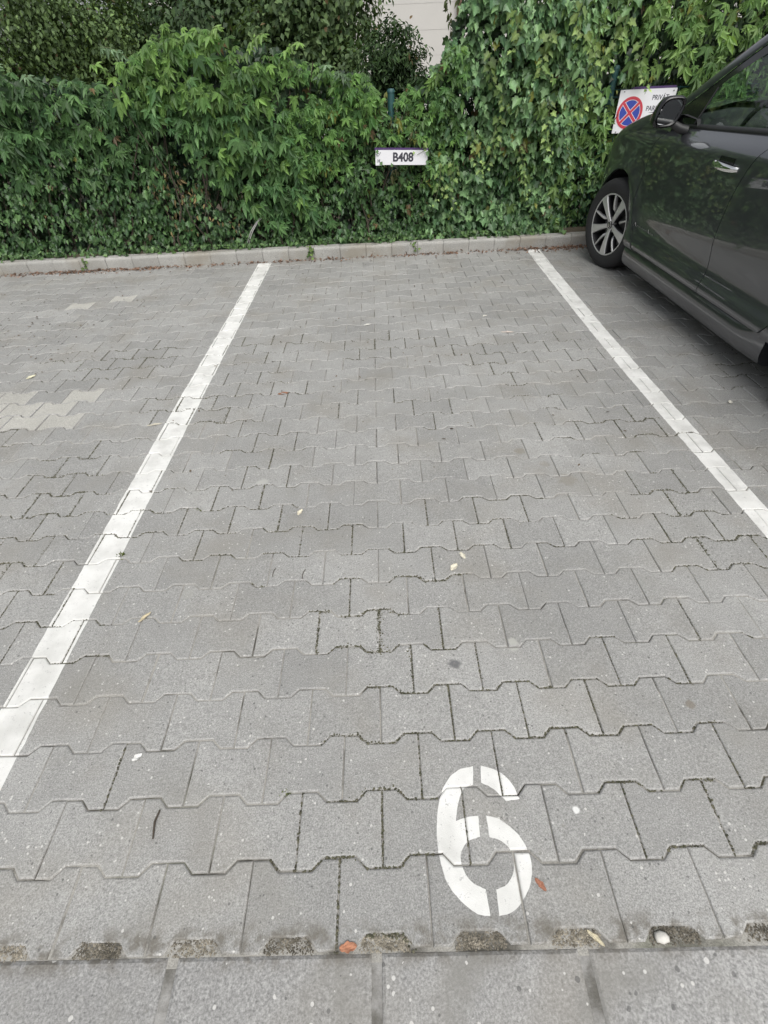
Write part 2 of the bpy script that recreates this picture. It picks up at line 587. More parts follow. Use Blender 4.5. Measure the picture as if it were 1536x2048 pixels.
# ---- road paint that follows every block face it crosses
def clip_poly(subj, clip):
    """Sutherland-Hodgman, clip is convex and counter-clockwise (2-D)."""
    out = list(subj)
    n = len(clip)
    for i in range(n):
        a, b = clip[i], clip[(i + 1) % n]
        ex, ey = b[0] - a[0], b[1] - a[1]
        inp, out = out, []
        if not inp: return []
        side = [ex * (p[1] - a[1]) - ey * (p[0] - a[0]) for p in inp]
        for k in range(len(inp)):
            p, s0 = inp[k - 1], side[k - 1]
            q, s1 = inp[k], side[k]
            if (s0 >= 0) != (s1 >= 0):
                tt = s0 / (s0 - s1)
                out.append((p[0] + tt * (q[0] - p[0]), p[1] + tt * (q[1] - p[1])))
            if s1 >= 0: out.append(q)
    return out


def ccw(poly):
    a = sum(poly[i][0] * poly[(i + 1) % len(poly)][1] - poly[(i + 1) % len(poly)][0] * poly[i][1] for i in range(len(poly)))
    return poly if a > 0 else poly[::-1]


def paint_on_blocks(cells, lift=.0007):
    """cells: convex ground polygons. Returns V, F of a film lying on the block faces."""
    V, F = [], []
    allx = [p[0] for c in cells for p in c]; ally = [p[1] for c in cells for p in c]
    bx0, bx1, by0, by1 = min(allx), max(allx), min(ally), max(ally)
    boxes = [(min(p[0] for p in c), max(p[0] for p in c), min(p[1] for p in c), max(p[1] for p in c)) for c in cells]
    for q in PAVERS:
        if q[0] < bx0 - .12 or q[0] > bx1 + .12 or q[1] < by0 - .1 or q[1] > by1 + .1: continue
        mw = paver_matrix(q)
        Vt, Ft, _ = TPL[q[5]]
        Wv = [mw @ Vector(v) for v in Vt]
        for f in Ft[12:]:                     # both chamfer steps and the top
            P3 = [Wv[i] for i in f]
            nrm = (P3[1] - P3[0]).cross(P3[2] - P3[0])
            if nrm.length < 1e-12: continue
            nrm.normalize()
            if nrm.z < 0: nrm = -nrm
            poly = ccw([(p.x, p.y) for p in P3])
            fx0, fx1 = min(p[0] for p in poly), max(p[0] for p in poly)
            fy0, fy1 = min(p[1] for p in poly), max(p[1] for p in poly)
            for c, bb in zip(cells, boxes):
                if bb[1] < fx0 or bb[0] > fx1 or bb[3] < fy0 or bb[2] > fy1: continue
                r = clip_poly(c, poly)
                if len(r) < 3: continue
                b = len(V)
                for (x, y) in r:
                    z = P3[0].z - (nrm.x * (x - P3[0].x) + nrm.y * (y - P3[0].y)) / max(nrm.z, .2)
                    V.append((x, y, z + lift))
                F.append(tuple(range(b, b + len(r))))
    return V, F


def line_cells(left, right, y0, y1, rag=.0022, step=.02):
    """a painted stripe cut in short quads with slightly ragged edges; left/right: functions of y"""
    n = int((y1 - y0) / step)
    ys = np.linspace(y0, y1, n + 1)
    L = [left(y) + rag * vnoise(y * 26, 1.3) + rag * vnoise(y * 90, 5.3) for y in ys]
    R = [right(y) + rag * vnoise(y * 26, 7.7) + rag * vnoise(y * 90, 9.1) for y in ys]
    return [[(L[i], ys[i]), (R[i], ys[i]), (R[i + 1], ys[i + 1]), (L[i + 1], ys[i + 1])] for i in range(n)]


def stripe(left, right, y0, y1, label):
    V, F = paint_on_blocks(line_cells(left, right, y0, y1))
    x0 = (left(y0) + right(y0)) / 2
    single('parking_line', V, F, M['paint'], (x0, y0, 0), label, 'parking line', 'white bay lines painted on the paving')


stripe(lambda y: -1.012 + .004 * math.sin(y * 2), lambda y: -.886, .10, 5.0, 'white painted parking line on the left side of the bay numbered 6')
rl = lambda y: float(interp(y, [0, 1.2, 2.5, 4, 5.2], [1.555, 1.556, 1.545, 1.568, 1.600]))
rr = lambda y: float(interp(y, [0, 1.2, 2.5, 4, 5.2], [1.660, 1.655, 1.655, 1.685, 1.726]))
stripe(rl, rr, .10, 5.1, 'white painted parking line between the bay numbered 6 and the dark car')
stripe(lambda y: -3.63, lambda y: -3.505, .10, 4.92, 'white painted parking line whose far end shows at the left edge by the kerb')

SIX = [[(0.337, 0.34), (0.330, 0.296), (0.305, 0.287), (0.287, 0.254), (0.277, 0.217), (0.304, 0.224), (0.332, 0.226), (0.329, 0.182), (0.304, 0.176), (0.287, 0.163),
        (0.278, 0.142), (0.283, 0.116), (0.298, 0.096), (0.325, 0.083), (0.327, 0.037), (0.301, 0.041), (0.269, 0.063), (0.243, 0.095), (0.23, 0.143), (0.228, 0.192),
        (0.239, 0.255), (0.261, 0.301), (0.296, 0.331)],
       [(0.357, 0.341), (0.351, 0.300), (0.376, 0.287), (0.395, 0.268), (0.405, 0.256), (0.439, 0.259), (0.427, 0.296), (0.4, 0.325)],
       [(0.351, 0.226), (0.381, 0.217), (0.415, 0.189), (0.433, 0.156), (0.436, 0.122), (0.423, 0.087), (0.397, 0.057), (0.372, 0.041), (0.346, 0.037), (0.348, 0.082),
        (0.372, 0.09), (0.391, 0.11), (0.398, 0.138), (0.393, 0.157), (0.374, 0.174), (0.351, 0.181)]]
SIX_CORNERS = [{0, 1, 4, 6, 7, 13, 14}, {0, 1, 4, 5}, {0, 8, 9, 15}]


def smooth_poly(P, corners, n=5):
    out = []; m = len(P)
    for i in range(m):
        p1, p2 = np.array(P[i]), np.array(P[(i + 1) % m])
        p0 = np.array(P[i - 1]) if i not in corners else 2 * p1 - p2
        p3 = np.array(P[(i + 2) % m]) if (i + 1) % m not in corners else 2 * p2 - p1
        for k in range(n):
            t = k / n
            q = .5 * ((2 * p1) + (-p0 + p2) * t + (2 * p0 - 5 * p1 + 4 * p2 - p3) * t * t + (-p0 + 3 * p1 - 3 * p2 + p3) * t ** 3)
            out.append((q[0] + .0011 * vnoise(q[0] * 140, q[1] * 140), q[1] + .0011 * vnoise(q[0] * 140, q[1] * 140, 4)))
    return out


cells = []
for P, cs in zip(SIX, SIX_CORNERS):
    sp = smooth_poly(P, cs)
    for tri in tessellate_polygon([[Vector((x, y, 0)) for x, y in sp]]):
        cells.append(ccw([sp[i] for i in tri]))
V, F = paint_on_blocks(cells)
single('bay_number', V, F, M['paint'], (.333, .19, 0), 'white stencilled number 6 painted on the blocks at the front of the bay', 'painted number')

# ---- flush concrete slabs at the front of the bay
edging = empty('slab_edging', (0, -.2, 0), 'row of flush grey concrete slabs along the front of the parking bays', 'edging')
edging['kind'] = 'structure'
SLAB_X = [-1.60, -1.18, -.76, -.338, .084, .506, .928, 1.35, 1.77]


def edge_y(x): return -.0135 - .0075 * x


for i in range(len(SLAB_X) - 1):
    x0, x1 = SLAB_X[i] + .0085, SLAB_X[i + 1] - .0085
    y1a, y1b, y0 = edge_y(x0), edge_y(x1), -.42
    z = random.uniform(-.002, .001)
    rings = []
    for d, zz in ((0, -.08), (0, -.008), (.003, -.003), (.009, 0)):
        rings.append([(x0 + d, y0 + d, z + zz), (x1 - d, y0 + d, z + zz), (x1 - d, y1b - d, z + zz), (x0 + d, y1a - d, z + zz)])
    V = [p for r in rings for p in r]
    F = [(k * 4 + a, k * 4 + (a + 1) % 4, k * 4 + 4 + (a + 1) % 4, k * 4 + 4 + a) for k in range(3) for a in range(4)] + [(12, 13, 14, 15)]
    part('slab', V, F, M['slab'], edging)
mb = MB()
mb.box((-1.62, -.43, -.06), (1.79, .004, -.0052))
mb.part('mortar_joint', M['mortar'], edging)

# ---- kerb stones
kerb = empty('kerb', (0, kerb_y(0), 0), 'raised pale concrete kerb of short stones below the ivy', 'kerb')
kerb['kind'] = 'structure'
KL = .25
kang = math.atan(.028)
nk = 0
for i in range(-30, 26):
    xa = .0 + i * KL - .22
    H = .105 + random.gauss(0, .0015)
    off = random.gauss(0, .0018)
    prof = [(0, -.1), (0, H - .022), (.003, H - .011), (.009, H - .004), (.018, H), (.088, H + .002), (.1, H - .008), (.1, -.1)]
    rings = []
    for xe, sh in ((xa + .0012, .0025), (xa + .004, 0), (xa + KL - .004, 0), (xa + KL - .0012, .0025)):
        ca = (xe - 0)
        rings.append([(xe, kerb_y(xe) + off + min(max(dy, sh), .1 - sh), z - (sh if z > H - .02 else 0)) for dy, z in prof])
    n = len(prof)
    V = [p for r in rings for p in r]
    F = [(k * n + a, k * n + n + a, k * n + n + (a + 1) % n, k * n + (a + 1) % n) for k in range(3) for a in range(n)]
    F += [tuple(range(n)), tuple(range(4 * n - 1, 3 * n - 1, -1))]
    part('kerb_stone', V, F, M['kerb'], kerb)

# planting strip behind the kerb
N = 60
V, F = [], []
for i in range(N + 1):
    x = -9 + 18 * i / N
    for j, (dy, z) in enumerate(((.095, .06), (.25, .085), (.7, .10), (2.0, .06), (30.0, .05))):
        V.append((x, kerb_y(x) + dy, z + (.012 * vnoise(x * 3, dy * 4) if j in (1, 2) else 0)))
for i in range(N):
    for j in range(4):
        F.append((i * 5 + j, i * 5 + 5 + j, i * 5 + 6 + j, i * 5 + 1 + j))
tag(link('soil_bed', mesh_np('soil_bed', V, F, [M['soil']])), 'dark soil strip behind the kerb under the climbers', None, None, 'structure')

# ------------------------------------------------------------------ building behind the climbers
bld = empty('pale_building', (3.2, 13.0, 0), 'pale beige building with horizontal boards seen through the gap above the fence', 'building')
for i in range(11):
    z0 = .1 + i * .36
    V = [(-4.5, 13.0, z0), (11, 13.0, z0), (11, 13.003, z0 + .362), (-4.5, 13.003, z0 + .362),
         (-4.5, 13.1, z0), (11, 13.1, z0), (11, 13.1, z0 + .362), (-4.5, 13.1, z0 + .362)]
    part('board', V, [(0, 1, 2, 3), (1, 0, 4, 5), (3, 2, 6, 7), (5, 4, 7, 6), (4, 0, 3, 7), (1, 5, 6, 2)], M['wall'], bld)
mb = MB(); mb.box((-4.5, 13.12, 0), (11, 20, 4.1)); mb.part('wall', M['wall'], bld)
mb = MB(); mb.box((-4.8, 12.6, 4.1), (11.3, 20.4, 4.25)); mb.part('roof', M['pipe'], bld)
mb = MB(); mb.tube([(1.86, 12.93, .05), (1.86, 12.93, 4.08)], .055, 10); mb.part('downpipe', M['pipe'], bld, True)

# ------------------------------------------------------------------ wire fence that carries the climbers
FY = 5.62
fence = empty('wire_fence', (0, FY, 0), 'green wire mesh fence almost hidden in the climbers, teal post top showing', 'fence')
for px in (-7.7, -5.7, -3.7, -1.7, .31, 2.3, 4.3, 6.3):
    mb = MB()
    zt = 1.215 if abs(px - .31) < .1 else 1.30
    prof = [(.03, 0), (.03, zt - .012), (.034, zt - .012), (.034, zt + .002), (.025, zt + .014), (.0, zt + .017)]
    n = 12
    V = [(px + r * math.cos(2 * math.pi * k / n), (FY - .17 if abs(px - .31) < .1 else FY) + r * math.sin(2 * math.pi * k / n), z) for r, z in prof for k in range(n)]
    F = [(a * n + k, a * n + (k + 1) % n, a * n + n + (k + 1) % n, a * n + n + k) for a in range(len(prof) - 1) for k in range(n)]
    part('post', V, F, M['fence'], fence, True, 40)
mb = MB()
for i in range(161):
    x = -8 + i * .1
    mb.tube([(x, FY - .035, .08), (x, FY - .035, 1.16)], .0022, 4, False)
for z in (.1, .35, .6, .85, 1.1, 1.15):
    mb.tube([(-8, FY - .038, z), (8, FY - .038, z)], .003, 4, False)
mb.part('wire_mesh', M['fence'], fence)

# ------------------------------------------------------------------ leaves
def leaf_ivy():
    half = [(0, 0), (.20, -.16), (.44, -.06), (.36, .20), (.53, .42), (.25, .55), (.12, .82), (0, 1.0)]
    V, F, w = [], [], []
    for s in (1, -1):
        b = len(V)
        for (x, y) in half:
            V.append((s * x, y, .30 * x - .16 * (y - .3) ** 2)); w.append(1.0 - .25 * (x > .3) + .35 * (x == 0))
        V.append((0, .38, -.02)); w.append(1.35)
        c = b + len(half)
        for i in range(len(half) - 1):
            F.append((c, b + i, b + i + 1) if s > 0 else (c, b + i + 1, b + i))
    return np.array(V), np.array(F), np.array(w)


def leaf_simple():
    half = [(0, 0), (.17, .25), (.205, .50), (.11, .82), (0, 1.08)]
    V, F, w = [], [], []
    for s in (1, -1):
        b = len(V)
        for (x, y) in half:
            V.append((s * x, y, .35 * x - .20 * y * y)); w.append(1.0 - .12 * (x > .2) + .25 * (x == 0))
        for i in range(1, len(half) - 1):
            F.append((b, b + i, b + i + 1) if s > 0 else (b, b + i + 1, b + i))
    return np.array(V), np.array(F), np.array(w)


def leaf_creeper():
    V0, F0, w0 = leaf_simple()
    V, F, w = [], [], []
    b = 0
    for ang, s in ((-92, .55), (-44, .85), (0, 1.0), (42, .88), (88, .58)):
        ang += random.uniform(-14, 14); s *= random.uniform(.75, 1.15)
        if abs(ang) > 70 and random.random() < .3: continue
        a = math.radians(ang)
        R = np.array([[math.cos(a), math.sin(a), 0], [-math.sin(a), math.cos(a), 0], [0, 0, 1]])
        P = (V0 * s) @ R.T
        P[:, 2] += -.10 * abs(ang) / 100 + random.uniform(-.12, .12) * np.linalg.norm(P[:, :2], axis=1)
        V.append(P); F.append(F0 + b); w.append(w0 * random.uniform(.92, 1.08)); b += len(V0)
    return np.concatenate(V), np.concatenate(F), np.concatenate(w)


def leaf_diamond():
    V = np.array([(0, 0, 0), (.3, .45, .08), (0, 1, -.08), (-.3, .45, .08)])
    return V, np.array([(0, 1, 2), (0, 2, 3)]), np.array([1., 1., 1., 1.])


def ivy_variant(sx, lobe):
    V, F, w = leaf_ivy(); V = V.copy()
    V[:, 0] *= sx * np.where(abs(V[:, 0]) > .3, lobe, 1)
    V[:, 2] += np.array([random.uniform(-.05, .05) for _ in V])
    return V, F, w


IVY, SIMPLE, CREEPER, DIAMOND = leaf_ivy(), leaf_simple(), leaf_creeper(), leaf_diamond()
VARIANTS = {id(CREEPER): [CREEPER] + [leaf_creeper() for _ in range(4)],
            id(IVY): [IVY, ivy_variant(.85, .8), ivy_variant(1.1, 1.0), ivy_variant(.95, .65)]}


def frames(nrm, tip):
    n = nrm / np.linalg.norm(nrm, axis=1, keepdims=True)
    t = tip - n * (tip * n).sum(1, keepdims=True)
    t /= (np.linalg.norm(t, axis=1, keepdims=True) + 1e-9)
    return np.cross(t, n), t, n


def leaves(tpl, pos, nrm, tip, size, col):
    V0, F0, w0 = tpl
    ax, at, an = frames(nrm, tip)
    P = (V0[None, :, 0:1] * ax[:, None] + V0[None, :, 1:2] * at[:, None] + V0[None, :, 2:3] * an[:, None]) * size[:, None, None] + pos[:, None]
    F = F0[None] + (np.arange(len(pos)) * len(V0))[:, None, None]
    C = col[:, None, :] * w0[None, :, None]
    return P.reshape(-1, 3), F.reshape(-1, 3), C.reshape(-1, 3)


def join(parts):
    V, F, C, b = [], [], [], 0
    for v, f, c in parts:
        V.append(v); F.append(f + b); C.append(c); b += len(v)
    return np.concatenate(V), np.concatenate(F), np.concatenate(C)


def colours(n, a, b, yellow=.0, rng=RNG):
    a, b = np.array(a), np.array(b)
    t = rng.random(n) ** 1.2
    c = a + (b - a) * t[:, None]
    c *= rng.uniform(.72, 1.62, (n, 1))
    y = rng.random(n) < yellow
    c[y] = np.array((.20, .22, .05)) * rng.uniform(.6, 1.2, (y.sum(), 1))
    d = rng.random(n) < .008                    # withered ones
    c[d] = np.array((.17, .12, .06)) * rng.uniform(.5, 1.3, (d.sum(), 1))
    return c


def vn(X, Y, s=1.0, o=0.0):
    return np.array([vnoise(a * s + o, b * s - o, o) for a, b in zip(X, Y)])


# top of the green wall over x, and its front face
TOPX = [-9, -3.0, -2.36, -2.0, -1.72, -1.4, -1.04, -.6, -.45, -.2, .05, .22, .40, .55, .72, .82, .95, 1.3, 2, 3.5, 9]
TOPZ = [1.50, 1.45, 1.36, 1.38, 1.52, 1.66, 1.58, 1.54, 1.42, 1.38, 1.34, 1.22, 1.18, 1.27, 1.36, 1.6, 1.85, 1.92, 1.90, 1.82, 1.8]


def top_z(x): return np.interp(x, TOPX, TOPZ)


def front_y(x, z):
    base = 5.068 + .028 * x + .19 + .16 * np.clip((x - 1.75) / .5, 0, 1)
    bulge = .08 * vn(x, z, 1.7, 3.1) + .12 * vn(x, z, 4.6, 8.2) + .06 * vn(x, z, 10.0, 1.2)
    low = .06 * np.clip((z - .12) / .25, 0, 1)           # the foot runs out over the kerb
    over = -.10 * np.clip((z - .5) / .5, 0, 1) * np.clip(1 - abs(x + .9) / 1.0, 0, 1)
    over -= .12 * np.clip((z - .7) / .6, 0, 1) * np.clip(1 - abs(x - 1.7) / 1.3, 0, 1)
    return base + low + bulge + over


SIGN_A = (.153, .622, .700, .829, 5.20)      # x0 x1 z0 z1 y
SIGN_B = (2.365, 2.869, .838, 1.149, 5.56)


def clear_signs(P, m=.0):
    keep = np.ones(len(P), bool)
    for x0, x1, z0, z1, y in (SIGN_A, SIGN_B):
        inx = (P[:, 0] > x0 - .05) & (P[:, 0] < x1 + .03) & (P[:, 2] > z0 - .035) & (P[:, 2] < z1 + .055)
        keep &= ~(inx & (P[:, 1] < y + .05))
    # the car's nose stands clear of the leaves
    keep &= ~((P[:, 0] > 2.0) & (P[:, 1] < 5.50))
    # a small hollow around the post top
    keep &= ~((abs(P[:, 0] - .31) < .04) & (P[:, 2] > 1.10) & (P[:, 2] < 1.30) & (P[:, 1] < 5.47))
    return keep


def wall_leaves(n, xr, zr, tpl, size, ca, cb, depth=.07, up=.55, rnd=.5, weight=None, yellow=.0, lift=0.0, droop=.5, over_top=.06):
    """leaves over the green wall's front; weight(x,z)->0..1 thins them out"""
    x = RNG.uniform(*xr, n); z = RNG.uniform(*zr, n)
    k = RNG.random(n) < (weight(x, z) if weight else 1.0) * np.clip(.72 + 1.5 * vn(x, z, 5.5, size[1] * 40), .10, 1)
    k &= z < top_z(x) + over_top * (vn(x * 6, x * 0, 1.0, 2.2) + .8 * vn(x * 17, x * 0, 1.0, 5.2))
    x, z = x[k], z[k]
    n = len(x)
    y = front_y(x, z) - lift + RNG.exponential(depth, n) - .02 - .05 * (RNG.random(n) < .08)
    edge = np.clip((z - (top_z(x) - .15)) / .15, 0, 1)
    y += edge * RNG.uniform(0, .3, n)
    P = np.stack([x, y, z], 1)
    k = clear_signs(P)
    P, edge = P[k], edge[k]; n = len(P)
    nrm = np.stack([RNG.normal(0, rnd, n), -1 + RNG.normal(0, rnd * .5, n), up + edge * .8 + RNG.normal(0, rnd * .6, n)], 1)
    tip = np.stack([RNG.normal(0, droop, n), -.35 + RNG.normal(0, .3, n), -1 + RNG.normal(0, .3, n)], 1)
    s = size[0] * .8 + (size[1] * 1.12 - size[0] * .8) * RNG.random(n) ** 1.5
    return P, nrm, tip, s, colours(n, ca, cb, yellow)


def plant(name, label, loc, sets, stems, singles, cat='climber', group='climbing plants covering the fence'):
    """sets: list of (tpl, leafset, mat key); the nearest big leaves become objects of their own"""
    root = empty(name, loc, label, cat, group)
    flat = []
    for tpl, ls, mat in sets:
        vs_ = VARIANTS.get(id(tpl), [tpl])
        which = RNG.integers(0, len(vs_), len(ls[0]))
        for vi, vt in enumerate(vs_):
            flat.append((vt, tuple(a[which == vi] for a in ls), mat, singles // len(vs_)))
    for tpl, (P, nrm, tip, s, c), mat, singles in flat:
        if singles and tpl is not DIAMOND:
            front = P[:, 1] - s * 2.2
            scr, w = project(P)
            vis = (scr[:, 0] > 20) & (scr[:, 0] < 1516) & (scr[:, 1] > 10) & (w > 0)
            idx = np.argsort(np.where(vis, front, 99))[:singles]
            idx = idx[vis[idx]]
            keep = np.ones(len(P), bool); keep[idx] = False
            cache = [mesh_np('leaf', tpl[0], tpl[1], [M[mat]], c[i] * tpl[2][:, None]) for i in idx[:8]]
            ax, at, an = frames(nrm[idx], tip[idx])
            for j, i in enumerate(idx):
                o = link('leaf', cache[j % len(cache)], root)
                L = np.eye(4); L[:3, 0], L[:3, 1], L[:3, 2] = ax[j] * s[i], at[j] * s[i], an[j] * s[i]
                L[:3, 3] = P[i] - np.array(loc)
                o.matrix_local = Matrix(L.tolist())
        else:
            keep = np.ones(len(P), bool)
        V, F, C = leaves(tpl, P[keep], nrm[keep], tip[keep], s[keep], c[keep])
        tag(part('foliage', V, F, M[mat], root, colors=C), kind='stuff')
    if stems:
        stems.part('stem', M['bark'], root)
    return root


def wander(p, q, n, amp):
    p, q = np.array(p, float), np.array(q, float)
    out = []
    o = random.uniform(0, 50)
    for i in range(n + 1):
        t = i / n
        w = p + (q - p) * t
        out.append(w + amp * math.sin(math.pi * min(1, t * 1.5 + .2)) * np.array([vnoise(t * 4, o), .6 * vnoise(t * 4, o + 9), .5 * vnoise(t * 4, o + 20)]))
    return out


def stems_for(xr, n, ztop, y0=5.36, rad=(.004, .013)):
    mb = MB()
    for _ in range(n):
        x = random.uniform(*xr)
        pts = wander((x, y0 + random.uniform(-.05, .2) + .028 * x, .05), (x + random.gauss(0, .28), y0 + random.uniform(-.08, .2) + .028 * x, random.uniform(.5, 1) * ztop), 9, .16)
        r = random.uniform(*rad)
        mb.tube(pts, [r * (1 - .6 * i / 9) for i in range(10)], 5)
    return mb


DK1, DK2 = (.027, .064, .024), (.082, .155, .052)
bald = lambda x, z: 1 - .82 * np.exp(-(((x + 1.62) / .23) ** 2 + ((z - .60) / .26) ** 2)) - .6 * np.exp(-(((x + 1.25) / .16) ** 2 + ((z - .30) / .20) ** 2))

# 1 dark ivy low on the left
sets = [(IVY, wall_leaves(21000, (-4.6, .95), (.09, 1.05), IVY, (.028, .055), DK1, DK2, .06, .5, .55,
                          lambda x, z: np.clip(1.35 - z / 1.15, .15, 1) * bald(x, z), .004), 'leaf'),
        (IVY, wall_leaves(5200, (-9.0, -4.6), (.09, 1.5), IVY, (.06, .09), DK1, DK2, .08), 'leaf'),
        (SIMPLE, wall_leaves(900, (-1.95, -1.0), (.12, .85), SIMPLE, (.03, .055), (.10, .075, .035), (.22, .17, .08), .12, .3, .8,
                             lambda x, z: 1.05 - bald(x, z)), 'dry')]
plant('ivy', 'dark small-leaved ivy along the kerb left of the number plate', (-1.6, 5.4, 0), sets, stems_for((-4.5, .9), 70, 1.2), 150)

# dark inner layer, so that gaps between leaves stay dark
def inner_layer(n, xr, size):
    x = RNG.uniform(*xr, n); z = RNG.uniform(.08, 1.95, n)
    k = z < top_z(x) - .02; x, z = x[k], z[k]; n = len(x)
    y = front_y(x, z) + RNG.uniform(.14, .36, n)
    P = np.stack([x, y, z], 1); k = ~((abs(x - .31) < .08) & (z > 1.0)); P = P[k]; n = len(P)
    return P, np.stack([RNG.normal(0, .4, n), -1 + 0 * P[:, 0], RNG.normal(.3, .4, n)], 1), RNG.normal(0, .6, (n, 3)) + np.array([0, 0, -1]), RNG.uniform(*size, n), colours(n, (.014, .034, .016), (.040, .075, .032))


plant('ivy', 'inner ivy growth clinging to the wire, coloured dark as the shade behind the outer leaves', (0, 5.6, 0),
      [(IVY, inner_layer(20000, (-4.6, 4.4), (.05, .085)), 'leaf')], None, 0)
# small ivy leaves spilling onto the kerb
n = 1500
x = RNG.uniform(-4.3, 2.0, n); n = len(x)
P = np.stack([x, kerb_y(x) + RNG.uniform(.05, .20, n) - .03 * (RNG.random(n) < .15), .112 + RNG.uniform(0, .05, n)], 1)
k = RNG.random(n) < np.clip(.6 + 1.3 * vn(x, x * 0, 3.0, 2.0), .1, 1); P = P[k]; n = len(P)
plant('ivy', 'fringe of small ivy leaves creeping onto the back of the kerb', (-1, 5.2, 0),
      [(IVY, (P, RNG.normal(0, .4, (n, 3)) + np.array([0, -.7, .9]), RNG.normal(0, .6, (n, 3)) + np.array([0, -1, -.3]), RNG.uniform(.022, .045, n), colours(n, (.035, .075, .03), (.10, .17, .06))), 'leaf')], None, 60)

# 2 dark creeper over the fence top at far left
sets = [(CREEPER, wall_leaves(2600, (-3.9, -1.75), (.62, 1.5), CREEPER, (.055, .10), (.034, .080, .030), (.092, .175, .060), .07, .55, .45,
                              lambda x, z: np.clip((z - .55) / .45, .12, 1), 0, .03), 'leaf_soft'),
        (CREEPER, wall_leaves(1600, (-9.0, -3.9), (.6, 1.6), CREEPER, (.08, .12), (.034, .080, .030), (.092, .175, .060), .09), 'leaf_soft')]
plant('creeper', 'dark five-leaved creeper over the fence top at the far left', (-2.8, 5.4, 0), sets, stems_for((-3.8, -1.9), 14, 1.4), 110)


# 3 bright creeper bulging out over the ivy
def inlobe(x, z):
    # a tongue that starts on the fence top and hangs down to the right
    c = -1.35 + (1.35 - z) * .72
    return np.exp(-((x - c) / (.30 + .32 * np.clip((z - .6) / .8, 0, 1))) ** 4) * np.clip((z - .22) / .18, 0, 1)


s3 = wall_leaves(5200, (-2.05, -.25), (.2, 1.72), CREEPER, (.06, .105), (.048, .112, .042), (.118, .220, .078), .08, .55, .42, inlobe, 0, .13, .45, .10)
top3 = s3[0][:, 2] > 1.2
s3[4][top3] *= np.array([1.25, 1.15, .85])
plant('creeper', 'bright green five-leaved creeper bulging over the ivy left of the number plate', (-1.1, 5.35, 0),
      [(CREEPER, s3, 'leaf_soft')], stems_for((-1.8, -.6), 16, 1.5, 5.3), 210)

# 4 thin-leaved creeper between the bright one and the post
s4 = wall_leaves(3300, (-.65, .95), (.5, 1.5), CREEPER, (.045, .08), (.060, .135, .042), (.140, .250, .068), .07, .5, .5,
                 lambda x, z: np.clip((z - .45) / .4, .1, 1) * (1 - .75 * np.exp(-((x - .33) / .22) ** 2) * (z < 1.12)), .01, .04, .4, .10)
s4b = wall_leaves(1500, (.0, .75), (.55, 1.15), SIMPLE, (.03, .06), (.05, .06, .022), (.10, .10, .04), .16, .3, .8,
                  lambda x, z: np.exp(-((x - .35) / .25) ** 2))
plant('creeper', 'narrow-leaved green creeper above the number plate around the post top', (.1, 5.4, 0),
      [(CREEPER, s4, 'leaf_soft'), (SIMPLE, s4b, 'leaf_soft')], stems_for((-.5, .9), 26, 1.0, 5.42), 120)

# 5 large-leaved ivy climbing high at the right of the plate
MD1, MD2 = (.060, .125, .058), (.185, .305, .135)
s5 = wall_leaves(14500, (.62, 2.35), (.10, 2.0), IVY, (.034, .078), MD1, MD2, .07, .6, .5,
                 lambda x, z: np.clip(1.15 - abs(x - 1.35) / 1.1 + .35 * (z > 1.3), .1, 1) * (.72 + .5 * vn(x, z, 3.2, 4.4)), .012, .03)
s5b = wall_leaves(5200, (.85, 2.5), (.09, .75), IVY, (.03, .06), DK1, (.04, .09, .03), .06)
ivy_big = plant('ivy', 'large-leaved ivy climbing high between the number plate and the dark car', (1.4, 5.4, 0),
                [(IVY, s5, 'leaf'), (IVY, s5b, 'leaf')], stems_for((1.0, 1.95), 30, 1.5, 5.52), 130)


# a few leaves hang over the ends of the number plate
for (x, z, sz, a) in ((.612, .800, .040, .5), (.622, .735, .034, -.4), (.168, .826, .030, .3), (.200, .722, .030, 2.6), (.30, .706, .028, 3.3)):
    o = link('leaf', mesh_np('leaf', IVY[0], IVY[1], [M['leaf']], np.array((.10, .19, .075)) * IVY[2][:, None]), ivy_big)
    o.matrix_local = Matrix.Translation(Vector((x - 1.4, 5.185 - 5.4, z))) @ Matrix.Rotation(math.radians(75), 4, 'X') @ Matrix.Rotation(math.pi + a, 4, 'Z') @ Matrix.Scale(sz, 4)


def shoot(p, length, sway, n, size, parent, col=((.13, .21, .07), (.24, .33, .11)), dirn=(0, -.12, -1)):
    d = np.array(dirn, float); d /= np.linalg.norm(d)
    pts = [np.array(p) + d * length * i / 14 + sway * np.array([math.sin(i * .38 + p[0] * 9), -.25 * math.sin(i * .3), 0]) * i / 14 for i in range(15)]
    mb = MB(); mb.tube(pts, [.003 - .0001 * i for i in range(15)], 4)
    V0, F0 = np.array(mb.v), mb.f
    T = np.repeat(np.linspace(.04, 1, n), 1)
    P = np.array([np.array([np.interp(t * 14, range(15), [q[k] for q in pts]) for k in range(3)]) for t in T])
    side = np.where(np.arange(n) % 2, 1.0, -1.0)
    nrm = np.stack([side * .35 + RNG.normal(0, .5, n), -1 + 0 * T, .55 + RNG.normal(0, .45, n)], 1)
    tip = np.stack([side * .8, -.35 + 0 * T, -.8 + RNG.normal(0, .3, n)], 1)
    s = size * (1.1 - .55 * T) * RNG.uniform(.8, 1.2, n)
    P = P + RNG.normal(0, .012, (n, 3)) + side[:, None] * np.array([.018, 0, 0])
    V, F, C = leaves(IVY, P, nrm, tip, s, colours(n, *col) * (.75 + .45 * T[:, None]))
    o = tag(part('shoot', V, F, M['leaf_soft'], parent, colors=C), kind='stuff')
    part('stem', V0, F0, M['stem'], o)


